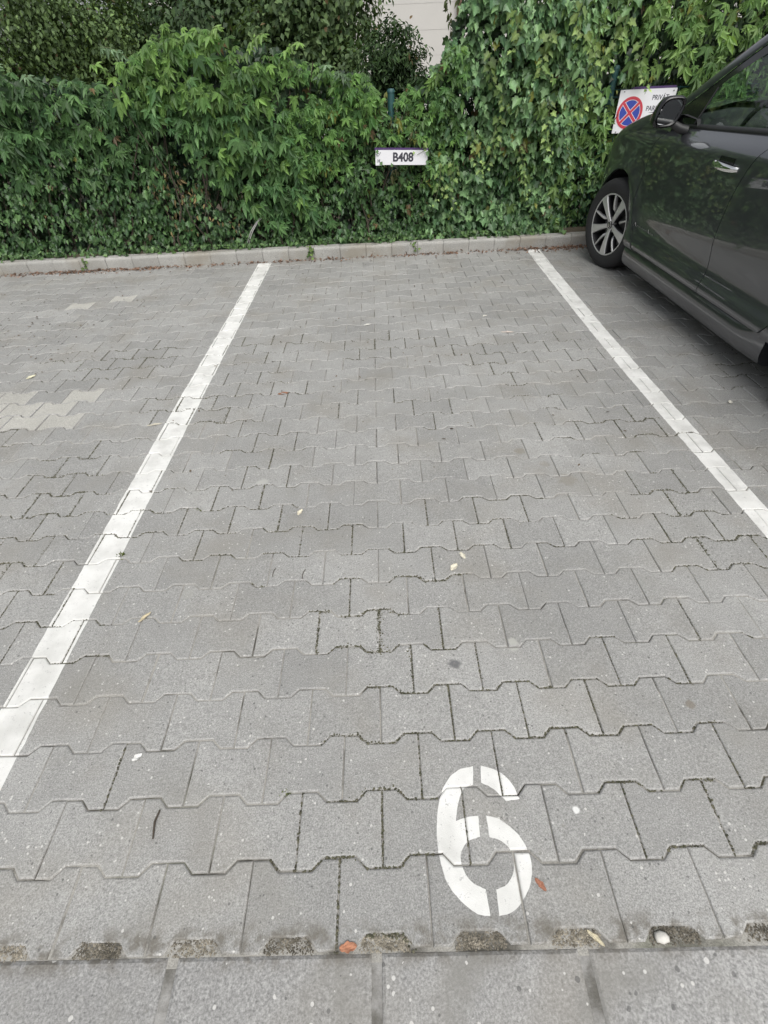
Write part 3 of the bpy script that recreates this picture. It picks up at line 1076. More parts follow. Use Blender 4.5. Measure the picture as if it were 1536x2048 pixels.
for (x, z, L, sw, n, sz) in [(1.23, 1.02, .42, .04, 26, .05), (1.62, 1.12, .38, .05, 22, .055), (1.96, 1.50, .50, .07, 26, .06), (1.10, 1.42, .42, .08, 22, .062),
                             (1.42, .86, .46, .02, 28, .042), (1.02, .95, .34, .03, 20, .045), (.86, .72, .38, .03, 20, .045), (1.55, 1.55, .32, .10, 22, .065),
                             (1.75, 1.68, .30, .12, 20, .065), (2.25, 1.62, .36, .1, 22, .06), (1.28, 1.66, .3, .1, 18, .065), (.74, .70, .32, .02, 16, .04),
                             (2.45, 1.45, .34, .08, 18, .055), (.58, .90, .12, .06, 8, .04)]:
    y = float(front_y(np.array([x]), np.array([z]))[0]) - .10
    if x > 2.0: y = max(y, 5.50)
    shoot((x, y, z), L, sw, int(n * .7), sz * 1.05, ivy_big, dirn=(random.uniform(-.25, .35), -.12, -1))

# loose shoots that stick out above the fence line
loose = empty('creeper', (-1.2, 5.4, 1.3), 'loose creeper shoots sticking up above the fence line at the left', 'climber', 'climbing plants covering the fence')
for (x, z, L, dx, cc) in [(-1.95, 1.30, .36, -.5, 0), (-1.75, 1.42, .30, -.9, 1), (-1.45, 1.55, .26, .2, 0), (-1.15, 1.50, .30, .6, 0), (-.85, 1.46, .28, .8, 0), (-.62, 1.40, .30, .9, 0), (-.30, 1.30, .22, .5, 1), (-.05, 1.26, .20, -.4, 1),
                          (-2.9, 1.38, .22, .6, 1), (-2.55, 1.32, .2, -.5, 1), (-3.3, 1.38, .24, .4, 1), (.62, 1.2, .24, .4, 0), (.78, 1.35, .26, .5, 0)]:
    y = float(front_y(np.array([x]), np.array([min(z, 1.3)]))[0]) + .02
    n = 7
    T = np.linspace(.12, 1, n)
    pts = [np.array((x + dx * L * t * .8, y - .10 * t, z + L * t * (1 - .55 * t))) for t in np.linspace(0, 1, 10)]
    mb = MB(); mb.tube(pts, .0026, 4)
    P = np.array([[np.interp(t * 9, range(10), [q[k] for q in pts]) for k in range(3)] for t in T])
    sd = np.where(np.arange(n) % 2, 1., -1.)
    nrm = np.stack([sd * .3 + RNG.normal(0, .3, n), -.7 + 0 * T, .8 + RNG.normal(0, .3, n)], 1)
    tip = np.stack([sd * .5 + dx * .5, -.4 + 0 * T, -.5 + RNG.normal(0, .4, n)], 1)
    col = colours(n, (.12, .21, .06), (.20, .32, .09)) if not cc else colours(n, (.09, .15, .08), (.16, .24, .14))
    V, F, C = leaves(CREEPER, P, nrm, tip, RNG.uniform(.05, .085, n), col)
    st = mb.part('stem', M['stem'], loose)
    tag(part('shoot', V, F, M['leaf_soft'], loose, colors=C), kind='stuff')

# 6 drooping creeper behind the car's nose and to the right edge
s6 = wall_leaves(8200, (1.35, 4.6), (.10, 2.4), CREEPER, (.055, .10), (.078, .150, .048), (.185, .290, .092), .08, .45, .5,
                 lambda x, z: np.clip((x - 1.35) / .8, .12, 1), .02, .03, .3)
s6b = wall_leaves(2600, (4.6, 9.0), (.1, 2.4), CREEPER, (.09, .13), (.04, .095, .028), (.075, .15, .04), .1)
plant('creeper', 'drooping green creeper behind the dark car and the no stopping sign', (2.9, 5.6, 0),
      [(CREEPER, s6, 'leaf_soft'), (CREEPER, s6b, 'leaf_soft')], stems_for((1.5, 4.4), 18, 1.8, 5.86), 160)


# ------------------------------------------------------------------ trees and shrubs beyond the fence
def tree(name, label, base, height, lobes, nleaf, size, ca, cb, cat='tree', group='trees beyond the fence', trunk_r=.09, tpl=DIAMOND):
    root = empty(name, (base[0], base[1], 0), label, cat, group)
    mb = MB()
    bx, by = base
    mb.tube(wander((bx, by, 0), (bx + .1, by, height * .62), 8, .2), [trunk_r * (1 - .07 * i) for i in range(9)], 8)
    for (cx, cy, cz, rx, ry, rz) in lobes:
        mb.tube(wander((bx, by, height * random.uniform(.15, .4)), (cx, cy, cz), 6, .2), [trunk_r * .45 * (1 - .12 * i) for i in range(7)], 6)
    mb.part('trunk', M['bark'], root, True)
    vol = np.array([l[3] * l[4] * l[5] for l in lobes]); vol /= vol.sum()
    P, O = [], []
    for l, v in zip(lobes, vol):
        # clumps inside every lobe, so that light and dark groups show
        nc = max(12, int(150 * v * len(lobes) ** .5))
        d = RNG.normal(size=(nc, 3)); d /= np.linalg.norm(d, axis=1, keepdims=True)
        cc = d * (RNG.random((nc, 1)) ** .45) * np.array(l[3:]) + np.array(l[:3])
        m = int(nleaf * v)
        which = RNG.integers(0, nc, m)
        e = RNG.normal(size=(m, 3)) * np.array(l[3:]).mean() * .13
        P.append(cc[which] + e); O.append((cc[which] - np.array(l[:3])) / np.array(l[3:]) + e * 1.5)
    P = np.concatenate(P); O = np.concatenate(O); n = len(P)
    k = P[:, 2] > .1
    P, O = P[k], O[k]; n = len(P)
    nrm = O + RNG.normal(0, .5, (n, 3)) + np.array([0, 0, .55])
    tip = RNG.normal(0, .6, (n, 3)) + np.array([0, -.2, -.8])
    V, F, C = leaves(tpl, P, nrm, tip, RNG.uniform(*size, n), colours(n, ca, cb))
    tag(part('crown', V, F, M['leaf_far'], root, colors=C), kind='stuff')
    return root


tree('tree', 'olive green tree filling the upper left corner behind the fence', (-4.6, 7.9), 4.6,
     [(-4.7, 7.6, 1.6, 1.0, .7, .8), (-3.7, 7.9, 2.0, 1.1, .7, .8), (-5.2, 8.0, 2.2, 1.2, .8, .8), (-4.1, 7.3, 1.2, .9, .4, .5), (-3.0, 8.0, 1.5, .8, .6, .7)],
     46000, (.035, .065), (.052, .090, .032), (.140, .215, .074))
tree('tree', 'very dark tree behind the bright creeper and the dark creeper', (-2.3, 8.8), 5.0,
     [(-2.6, 8.8, 1.3, 1.0, .7, .9), (-1.9, 8.9, 1.9, 1.1, .8, 1.0), (-3.6, 9.6, 1.7, 1.5, .6, 1.3), (-1.4, 8.6, 1.5, .8, .6, .9), (-2.3, 9.6, 1.6, 1.6, .5, 1.4)],
     36000, (.05, .10), (.028, .055, .024), (.090, .150, .060))
tree('tree', 'dark green tree behind the fence left of the pale building', (-.55, 8.0), 4.6,
     [(-.75, 8.0, 1.5, .75, .6, .8), (-.45, 8.1, 2.1, .75, .7, .8), (-.8, 8.6, 1.9, 1.0, .6, 1.0), (-.12, 7.7, 1.25, .38, .4, .5)],
     24000, (.05, .09), (.042, .080, .030), (.125, .190, .072))
tree('shrub', 'small dark rounded shrub standing in front of the pale building', (.40, 6.35), 1.7,
     [(.34, 6.3, 1.48, .25, .2, .26), (.50, 6.4, 1.36, .22, .2, .26), (.22, 6.35, 1.35, .22, .2, .34), (.38, 6.4, 1.2, .3, .2, .3)],
     5200, (.032, .058), (.018, .042, .015), (.055, .100, .032), 'shrub', None, .008, SIMPLE)
tree('tree', 'tall tree behind the ivy right of the pale building', (3.4, 8.4), 5.0,
     [(2.5, 7.4, 1.2, .9, .6, .9), (3.9, 7.6, 1.2, 1.2, .7, .9), (2.2, 7.2, .9, .7, .5, .8), (5.2, 7.8, 1.2, 1.2, .7, .9), (1.9, 7.0, 1.5, .35, .4, .6)],
     22000, (.06, .10), (.024, .045, .016), (.06, .095, .03))
for (bx, by, lab) in ((-7.4, 7.6, 'dark tree beyond the left edge of the picture, mirrored in the car'),):
    tree('tree', lab, (bx, by), 5.0, [(bx, by, 1.6, 1.5, .8, 1.2), (bx + .6, by + .3, 2.0, 1.6, .8, .9), (bx - 1.2, by, 2.0, 1.3, .8, .9)],
         9000, (.09, .15), (.022, .040, .014), (.06, .08, .03))
# loose twigs with narrow leaves hanging in front of the pale wall
tw = empty('hanging_twig', (.80, 5.75, 0), 'thin leafy twigs hanging in front of the pale building beside the ivy', 'twig')
for (x, y, z0, L, n) in ((.80, 5.72, 1.95, .50, 40), (.90, 5.7, 1.95, .62, 54)):
    pts = [np.array((x + .04 * i / 10, y, z0 - L * i / 10)) + .015 * np.array([math.sin(i * 1.3 + x * 30), 0, 0]) for i in range(11)]
    mb = MB(); mb.tube(pts, .0014, 4); mb.part('stem', M['bark'], tw)
    T = np.linspace(.1, 1, n)
    P = np.array([[np.interp(t * 10, range(11), [q[k] for q in pts]) for k in range(3)] for t in T]) + RNG.normal(0, .012, (n, 3))
    nrm = RNG.normal(0, .5, (n, 3)) + np.array([0, -1, .3]); tip = RNG.normal(0, .5, (n, 3)) + np.array([0, 0, -1])
    V, F, C = leaves(SIMPLE, P, nrm, tip, RNG.uniform(.035, .06, n), colours(n, (.05, .07, .03), (.10, .12, .05)))
    part('twig_leaves', V, F, M['leaf_soft'], tw, colors=C)

# ------------------------------------------------------------------ the parked car (front towards the kerb)
X0, XC = 2.075, 2.995                       # outermost left flank, centre line
WF, WR, WZ, WRAD = 4.47, 1.77, .322, .328   # axle positions, hub height, tyre radius
ARCH = .388
car = empty('car', (XC, 3.1, 0), 'dark grey green SUV parked nose to the hedge right of the bay', 'car')
PZ = [.08, .24, .272, .290, .33, .365, .40, .44, .52, .62, .74, .86, .905, .925, .945, .965, .985, 1.0, 1.02, 1.05, 1.2]
PX = [.05, .030, .006, .000, .010, .027, .036, .038, .034, .038, .048, .062, .069, .079, .098, .124, .152, .172, .20, .23, .34]


def flank(y, z):
    """x of the left body side"""
    y = np.asarray(y, float); z = np.asarray(z, float)
    up = np.clip((z - .70) / .25, 0, 1); up = up * up * (3 - 2 * up)
    zz = z - up * .035 * np.clip((3.9 - y) / 1.0, -.2, 1.6)
    x = X0 + interp(zz, PZ, PX)
    s = np.clip((y - 4.72) / .70, 0, .999)
    x = x + .92 * (1 - (1 - s ** 2.4) ** (1 / 2.4))
    s = np.clip((1.55 - y) / .82, 0, .999)
    x = x + .92 * (1 - (1 - s ** 3.2) ** (1 / 3.2))
    # wheel-arch flares
    for wy in (WF, WR):
        r = np.sqrt((y - wy) ** 2 + (z - WZ) ** 2)
        g = np.exp(-((r - ARCH) / .07) ** 2) * np.clip((z - .2) / .15, 0, 1)
        x = x - g * np.clip(interp(zz, PZ, PX) * .75, 0, .028)
    return x


def resample(P, n):
    P = np.asarray(P, float)
    d = np.concatenate([[0], np.cumsum(np.linalg.norm(np.diff(P, axis=0), axis=1))])
    t = np.linspace(0, d[-1], n)
    return np.stack([np.interp(t, d, P[:, k]) for k in range(P.shape[1])], 1)


def smooth_line(P, n=24):
    P = np.asarray(P, float)
    d = np.concatenate([[0], np.cumsum(np.linalg.norm(np.diff(P, axis=0), axis=1))])
    t = np.linspace(0, d[-1], n)
    return np.stack([interp(t, d, P[:, k]) for k in range(P.shape[1])], 1)


def coons(B, T, L, R, nu, nv):
    B, T, L, R = resample(B, nu), resample(T, nu), resample(L, nv), resample(R, nv)
    u = np.linspace(0, 1, nu)[None, :, None]; v = np.linspace(0, 1, nv)[:, None, None]
    P = (1 - v) * B[None] + v * T[None] + (1 - u) * L[:, None] + u * R[:, None] \
        - ((1 - u) * (1 - v) * B[0] + u * (1 - v) * B[-1] + (1 - u) * v * T[0] + u * v * T[-1])
    return P


def grid_faces(nu, nv, flip=False):
    F = []
    for j in range(nv - 1):
        for i in range(nu - 1):
            f = (j * nu + i, j * nu + i + 1, (j + 1) * nu + i + 1, (j + 1) * nu + i)
            F.append(f[::-1] if flip else f)
    return F


def mirror_x(V): W = np.array(V, float); W[:, 0] = 2 * XC - W[:, 0]; return W


def panel(name, yz, mat, parent, both=True, xf=flank, skirt=.02, off=0.0):
    """a pressed panel: surface grid over (y,z) with edges folded inwards; built on both flanks"""
    nv, nu = yz.shape[:2]
    y, z = yz[..., 0].ravel(), yz[..., 1].ravel()
    x = xf(y, z) + off
    V = np.stack([x, y, z], 1)
    F = grid_faces(nu, nv, True)
    ring = [i for i in range(nu)] + [j * nu + nu - 1 for j in range(1, nv)] + [(nv - 1) * nu + i for i in range(nu - 2, -1, -1)] + [j * nu for j in range(nv - 2, 0, -1)]
    b = len(V)
    c = V.mean(0)
    S = V[ring].copy(); S[:, 0] += skirt
    V = np.concatenate([V, S])
    m = len(ring)
    for k in range(m):
        F.append((ring[(k + 1) % m], ring[k], b + k, b + (k + 1) % m)[::-1])
    # decide orientation from the first surface face: outside is -x
    f = F[0]; nrm = np.cross(V[f[1]] - V[f[0]], V[f[2]] - V[f[0]])
    if nrm[0] > 0: F = [q[::-1] for q in F]
    o = part(name, V, F, mat, parent, True, 38)
    if both:
        part(name, mirror_x(V), [q[::-1] for q in F], mat, parent, True, 38)
    return o


G = .0028


def belt(y): return .998 + .035 * np.clip((3.9 - np.asarray(y, float)) / 1.0, -.2, 1.6)


FD_F = smooth_line([(3.935, .276), (3.955, .30), (4.00, .345), (4.075, .44), (4.125, .56), (4.150, .72), (4.160, .874), (4.120, .965), (4.085, .998)], 40)
FD_R = smooth_line([(2.930, .276), (2.938, .32), (2.975, .45), (3.005, .60), (3.008, .72), (2.985, .86), (2.945, .95), (2.900, 1.035)], 40)
RD_R = smooth_line([(2.300, .276), (2.262, .32), (2.205, .45), (2.150, .60), (2.060, .75), (1.93, .88), (1.86, 1.05)], 40)


def sh(L, dy): return L + np.array([dy, 0.0])


def topl(ya, yb, n=24):
    y = np.linspace(ya, yb, n); return np.stack([y, belt(y)], 1)


fl, rlg = sh(FD_F, -G), sh(FD_R, G)
p = coons([fl[0], rlg[0]], topl(fl[-1, 0], rlg[-1, 0]), fl, rlg, 40, 46)
fdoor = panel('front_door', p, M['car'], car, both=False)
fl2, rl2 = sh(FD_R, -G), sh(RD_R, G)
p2 = coons([fl2[0], rl2[0]], topl(fl2[-1, 0], rl2[-1, 0]), fl2, rl2, 34, 46)
rdoor = panel('rear_door', p2, M['car'], car, both=False)
for nm, pp in (('front_door', p), ('rear_door', p2)):
    y, z = pp[..., 0].ravel(), pp[..., 1].ravel()
    part(nm, mirror_x(np.stack([flank(y, z), y, z], 1)), grid_faces(pp.shape[1], pp.shape[0]), M['car'], car, True, 38)

# front wing: from the door edge over the arch to the bumper, and over the shoulder to the bonnet
HY = [4.05, 4.25, 4.485, 4.70, 4.94, 5.14, 5.30, 5.40]
HZ = [1.075, 1.085, 1.065, 1.015, .945, .860, .750, .640]


def crest(y): return interp(y, HY, HZ)


def wing_x(y, v):
    """v 0..1 from shoulder to crest"""
    zs = crest(y) - .115
    xs = flank(y, zs)
    a = v * math.pi / 2
    return xs + .15 * (1 - np.cos(a)), zs + .115 * np.sin(a)


arc = [(WF + ARCH * math.cos(a), WZ + ARCH * math.sin(a)) for a in np.linspace(math.radians(-14), math.radians(155), 30)]
rear_low = [(3.955, .262)]
# lower outline of the wing runs from the sill corner, up the arch and down to the bumper
a_rear = [(WF - ARCH * math.cos(t), WZ + ARCH * math.sin(t)) for t in np.linspace(math.radians(-9), math.radians(178), 40)]
Bl = np.array([(3.945, .262)] + a_rear)
fr = sh(FD_F, G)
fr = np.concatenate([[(3.945, .262)], fr[3:-2]])
zt = lambda y: crest(y) - .115
yt = np.linspace(fr[-1, 0], 4.98, 26)
Tl = np.stack([yt, zt(yt)], 1); Tl[0] = fr[-1]
Rl = np.array([a_rear[-1], (4.93, .50), (4.97, .66), Tl[-1]])
pw = coons(Bl, Tl, fr, Rl, 48, 30)
panel('front_wing', pw, M['car'], car)
# shoulder of the wing
yy = np.linspace(4.10, 5.40, 36); vv = np.linspace(0, 1, 10)
V = []
for v in vv:
    x, z = wing_x(yy, v); V += list(zip(x, yy, z))
V = np.array(V)
part('wing_shoulder', V, grid_faces(36, 10, True), M['car'], car, True, 50)
part('wing_shoulder', mirror_x(V), grid_faces(36, 10), M['car'], car, True, 50)
# bonnet
V = []
ss = np.linspace(0, 1, 24)
for y in yy:
    x0, z0 = wing_x(np.array([y]), 1.0); x0, z0 = float(x0[0]) + .004, float(z0[0])
    for s in ss:
        x = x0 + (2 * XC - 2 * x0) * s
        V.append((x, y + .03 * (1 - (2 * s - 1) ** 2) * (y > 4.3), z0 + .045 * (1 - (2 * s - 1) ** 2) * min(1, (5.6 - y) / .6) - .004 + .012 * math.exp(-((abs(2 * s - 1) - .62) / .12) ** 2)))
part('bonnet', V, grid_faces(24, 36), M['car'], car, True, 50)
# bumper: wraps round the nose below the wing
V = []; NU, NVV = 40, 22
for j in range(NVV):
    t = j / (NVV - 1)
    for i in range(NU):
        s = i / (NU - 1)
        y0 = 4.87 + .55 * math.sin(s * math.pi / 2) ** .8
        yv = min(y0, 5.419)
        ztop = float(crest(np.array([min(yv, 5.4)]))[0]) - .115
        z = .20 + (ztop - .20) * t
        lim = WF + ARCH + .006
        yq = yv
        if i == 0: yq = max(4.905, WF + math.sqrt(max(0, ARCH ** 2 - (z - WZ) ** 2)) + .004)
        V.append((min(float(flank(yq, max(z, .3))) + .03 * (z < .3), XC), yq - .03 * (1 - t) ** 2 * (s > .3), z))
V = np.array(V)
part('front_bumper', V, grid_faces(NU, NVV, True), M['car'], car, True, 40)
part('front_bumper', mirror_x(V), grid_faces(NU, NVV), M['car'], car, True, 40)
# headlamps and grille on the nose
for m in (0, 1):
    yz = coons([(5.06, .70), (5.30, .62)], [(5.02, .765), (5.28, .69)], [(5.06, .70), (5.02, .765)], [(5.30, .62), (5.28, .69)], 14, 6)
    y, z = yz[..., 0].ravel(), yz[..., 1].ravel()
    V = np.stack([flank(y, z) - .006, y + .004, z], 1)
    part('headlight', mirror_x(V) if m else V, grid_faces(14, 6, not m), M['lamp'], car, True)
mb = MB(); mb.box((XC - .42, 5.395, .34), (XC + .42, 5.435, .52)); mb.part('grille', M['gloss'], car)

# sills
def sill(y0, y1):
    prof = [(.045, .268), (.034, .258), (.026, .243), (.020, .220), (.018, .190), (.022, .160), (.034, .132), (.060, .118), (.14, .112)]
    n = 30; V = []
    for i in range(n):
        t = i / (n - 1); y = y0 + (y1 - y0) * t
        e = max(0, (t - .86) / .14) ** 2 * .10 + max(0, (.05 - t) / .05) ** 2 * .01
        for dx, z in prof: V.append((X0 + dx + e * .15, y, z + (e * .9 if z > .2 else 0) - .0))
    return np.array(V), n, len(prof)


V, n, k = sill(4.09, 2.25)
F = [(i * k + j, i * k + k + j, i * k + k + j + 1, i * k + j + 1) for i in range(n - 1) for j in range(k - 1)] + [tuple(range(k)), tuple(range(n * k - 1, n * k - k - 1, -1))]
part('sill', V, F, M['car'], car, True, 40)
part('sill', mirror_x(V), [q[::-1] for q in F], M['car'], car, True, 40)

# rear quarter with its arch, and the tail
a_f = [(WR + ARCH * math.cos(t), WZ + ARCH * math.sin(t)) for t in np.linspace(math.radians(-8), math.radians(182), 40)]
Bq = np.array([(2.285, .262)] + a_f)
fq = sh(RD_R, -G); fq = np.concatenate([[(2.285, .262)], fq[2:]])
Tq = topl(fq[-1, 0], .82, 26)
Rq = np.array([a_f[-1], (1.10, .36), (.86, .5), Tq[-1]])
pq = coons(Bq, Tq, fq, Rq, 48, 30)
panel('rear_quarter', pq, M['car'], car)
V = []; NU, NVV = 26, 18
for j in range(NVV):
    t = j / (NVV - 1); z = .24 + (1.06 - .24) * t
    for i in range(NU):
        s = i / (NU - 1); a = s * math.pi / 2
        V.append((XC - .84 * math.cos(a) ** .5 if i < NU - 1 else XC, .86 - .13 * math.sin(a) ** .6 + .06 * t, z))
V = np.array(V)
part('tailgate', V, grid_faces(NU, NVV), M['car'], car, True, 40)
part('tailgate', mirror_x(V), grid_faces(NU, NVV, True), M['car'], car, True, 40)
V = []
for j in range(8):
    t = j / 7; z = .24 + .22 * t
    for i in range(14):
        s = i / 13
        V.append((float(flank(1.36 - .5 * s, .45)) + .01, 1.36 - .5 * s, z))
part('rear_bumper', V, grid_faces(14, 8, True), M['black'], car, True)
part('rear_bumper', mirror_x(V), grid_faces(14, 8), M['black'], car, True)

# ---- greenhouse: pillars, frames and glass on a leaning surface
def house(y, z):
    z = np.asarray(z, float); y = np.asarray(y, float)
    return 2.252 + .40 * (z - 1.03) + .16 * np.clip(z - 1.28, 0, 1) ** 1.5 + .22 * np.clip(1.6 - y, 0, 1) ** 2


RAIL = smooth_line([(4.345, 1.052), (4.124, 1.183), (3.662, 1.455), (3.42, 1.560), (3.20, 1.610), (2.80, 1.640), (2.2, 1.635), (1.6, 1.59), (1.05, 1.52)], 60)
INNER = smooth_line([(4.235, 1.050), (4.010, 1.178), (3.61, 1.410), (3.40, 1.505), (3.18, 1.560), (2.80, 1.592), (2.2, 1.588), (1.6, 1.545), (1.15, 1.48)], 60)
V = []
for i in range(60):
    for k in range(5):
        t = k / 4; q = RAIL[i] * (1 - t) + INNER[i] * t
        V.append((float(house(q[0], q[1])) - .012 * math.sin(math.pi * t), q[0], q[1]))
V = np.array(V)
part('roof_rail', V, grid_faces(5, 60), M['car'], car, True, 60)
part('roof_rail', mirror_x(V), grid_faces(5, 60, True), M['car'], car, True, 60)


def hpanel(name, yz, mat, off=0.0, both=True):
    nv, nu = yz.shape[:2]
    y, z = yz[..., 0].ravel(), yz[..., 1].ravel()
    V = np.stack([house(y, z) + off, y, z], 1)
    F = grid_faces(nu, nv)
    f = F[0]; nrm = np.cross(V[f[1]] - V[f[0]], V[f[2]] - V[f[0]])
    if nrm[0] > 0: F = [q[::-1] for q in F]
    o = part(name, V, F, mat, car, True, 60)
    if both: part(name, mirror_x(V), [q[::-1] for q in F], mat, car, True, 60)
    return o


GE = smooth_line([(3.90, 1.035), (3.868, 1.193), (3.706, 1.290), (3.504, 1.385), (3.30, 1.465), (3.12, 1.505), (2.98, 1.520)], 40)   # glass edge of the front door


def by(y): return float(belt(y)) + .012


# black frame between the rail and the glass (front door), as strips
V = []
IN2 = resample(INNER[:28], 40)
GE2 = np.concatenate([[(4.02, 1.03)], GE[2:]]); GE2 = resample(GE2, 40)
for i in range(40):
    for k in range(4):
        t = k / 3; q = IN2[i] * (1 - t) + GE2[i] * t
        V.append((float(house(q[0], q[1])) + .006, q[0], q[1]))
V = np.array(V)
part('window_frame', V, grid_faces(4, 40), M['gloss'], car, True, 60)
part('window_frame', mirror_x(V), grid_faces(4, 40, True), M['gloss'], car, True, 60)
# little fixed pane in front of the divider (behind the mirror)
hpanel('quarter_glass', coons([(4.20, by(4.2) - .004), (3.885, by(3.885))], [(4.02, 1.10), (3.872, 1.18)], [(4.20, by(4.2) - .004), (4.02, 1.10)], [(3.885, by(3.885)), (3.872, 1.18)], 8, 8), M['gloss'], .003)
mb = MB(); mb.tube([(float(house(a, b)) + .001, a, b) for a, b in ((3.886, 1.02), (3.874, 1.11), (3.868, 1.20))], .006, 6); mb.part('window_divider', M['black'], car)
gl_top = GE[1:]
hpanel('front_window', coons([(3.884, by(3.884)), (2.94, by(2.94))], gl_top, [(3.884, by(3.884)), tuple(gl_top[0])], [(2.94, by(2.94)), tuple(gl_top[-1])], 26, 14), M['glass'], .010)
hpanel('door_pillar', coons([(2.99, 1.03), (2.80, 1.04)], [(3.02, 1.545), (2.86, 1.575)], [(2.99, 1.03), (3.02, 1.545)], [(2.80, 1.04), (2.86, 1.575)], 4, 14), M['gloss'], .004)
hpanel('rear_window', coons([(2.80, by(2.8)), (1.90, by(1.9))], [(2.85, 1.58), (1.75, 1.52)], [(2.80, by(2.8)), (2.85, 1.58)], [(1.90, by(1.9)), (1.75, 1.52)], 18, 12), M['glass'], .010)
hpanel('rear_pillar', coons([(1.92, 1.03), (.95, 1.06)], [(1.77, 1.56), (1.10, 1.50)], [(1.92, 1.03), (1.77, 1.56)], [(.95, 1.06), (1.10, 1.50)], 10, 12), M['car'], .006)
# belt moulding
V = []
yb = np.linspace(4.20, 1.0, 60)
for y in yb:
    zb = float(belt(y)); xb = float(flank(y, zb))
    for dx, dz in ((-.002, -.006), (-.005, .004), (-.001, .016), (.012, .022), (.035, .023)): V.append((xb + dx, y, zb + dz))
part('belt_moulding', V, grid_faces(5, 60, True), M['black'], car, True, 60)
part('belt_moulding', mirror_x(V), grid_faces(5, 60), M['black'], car, True, 60)

# windscreen, roof, rear screen
def span(line, ny, bow, lift, flipf=False):
    V = []; L = line
    for q in L:
        xl = float(house(q[0], q[1])) + .01
        for i in range(ny):
            s = i / (ny - 1); w = 1 - (2 * s - 1) ** 2
            V.append((xl + (2 * XC - 2 * xl) * s, q[0] + bow * w, q[1] + lift * w))
    return np.array(V), grid_faces(ny, len(L), flipf)


ws = RAIL[:24]
V, F = span(ws, 18, .16, .02)
part('windscreen', V, F, M['glass'], car, True, 60)
V, F = span(RAIL[23:], 18, .0, .05)
b0 = V[:18].copy()
for j, q in enumerate(RAIL[23:]):
    V[j * 18:(j + 1) * 18, 1] += .16 * max(0, 1 - j / 12) * (1 - (2 * np.linspace(0, 1, 18) - 1) ** 2)
    V[j * 18:(j + 1) * 18, 2] -= .03 * max(0, 1 - j / 12) * (1 - (2 * np.linspace(0, 1, 18) - 1) ** 2)
part('roof', V, F, M['car'], car, True, 60)
V = []
for j in range(8):
    t = j / 7
    for i in range(14):
        s = i / 13; xl = float(house(1.05, 1.52)) - .10 * t
        V.append((xl + (2 * XC - 2 * xl) * s, 1.05 - .22 * t, 1.52 + .04 * (1 - (2 * s - 1) ** 2) * (1 - t) - .46 * t))
part('rear_screen', V, grid_faces(14, 8), M['glass'], car, True)
# cowl between bonnet and windscreen
V = []
for j, (y, dz) in enumerate(((4.10, -.05), (4.36, -.03), (4.50, -.035))):
    for i in range(16):
        s = i / 15; w = 1 - (2 * s - 1) ** 2
        V.append((2.19 + (2 * XC - 4.38) * s, y + .10 * w, 1.085 + dz + .03 * w))
part('cowl', V, grid_faces(16, 3, True), M['black'], car, True)

# inner shell: keeps gaps, arches and underside dark
mb = MB()
mb.box((X0 + .17, 1.0, .16), (2 * XC - X0 - .17, 5.2, .60))
mb.box((X0 + .17, 2.25, .60), (2 * XC - X0 - .17, 4.0, .72))
mb.box((X0 + .10, 2.2, .2), (X0 + .17, 4.05, .80)); mb.box((2 * XC - X0 - .17, 2.2, .2), (2 * XC - X0 - .10, 4.05, .80))
mb.box((X0 + .36, 4.0, .60), (2 * XC - X0 - .36, 5.1, .80))
mb.part('floor_pan', M['void'], car)
for wy in (WF, WR):                          # wheel-house liners
    for side in (0, 1):
        V = []; n = 22
        for xx in (X0 + .035, X0 + .30):
            V += [(xx, wy + (ARCH + .012) * math.cos(t), WZ + (ARCH + .012) * math.sin(t)) for t in np.linspace(math.radians(-20), math.radians(200), n)]
        F = [(i, i + 1, n + i + 1, n + i) for i in range(n - 1)] + [tuple(range(n, 2 * n))]
        part('arch_liner', mirror_x(V) if side else V, F, M['void'], car, False)

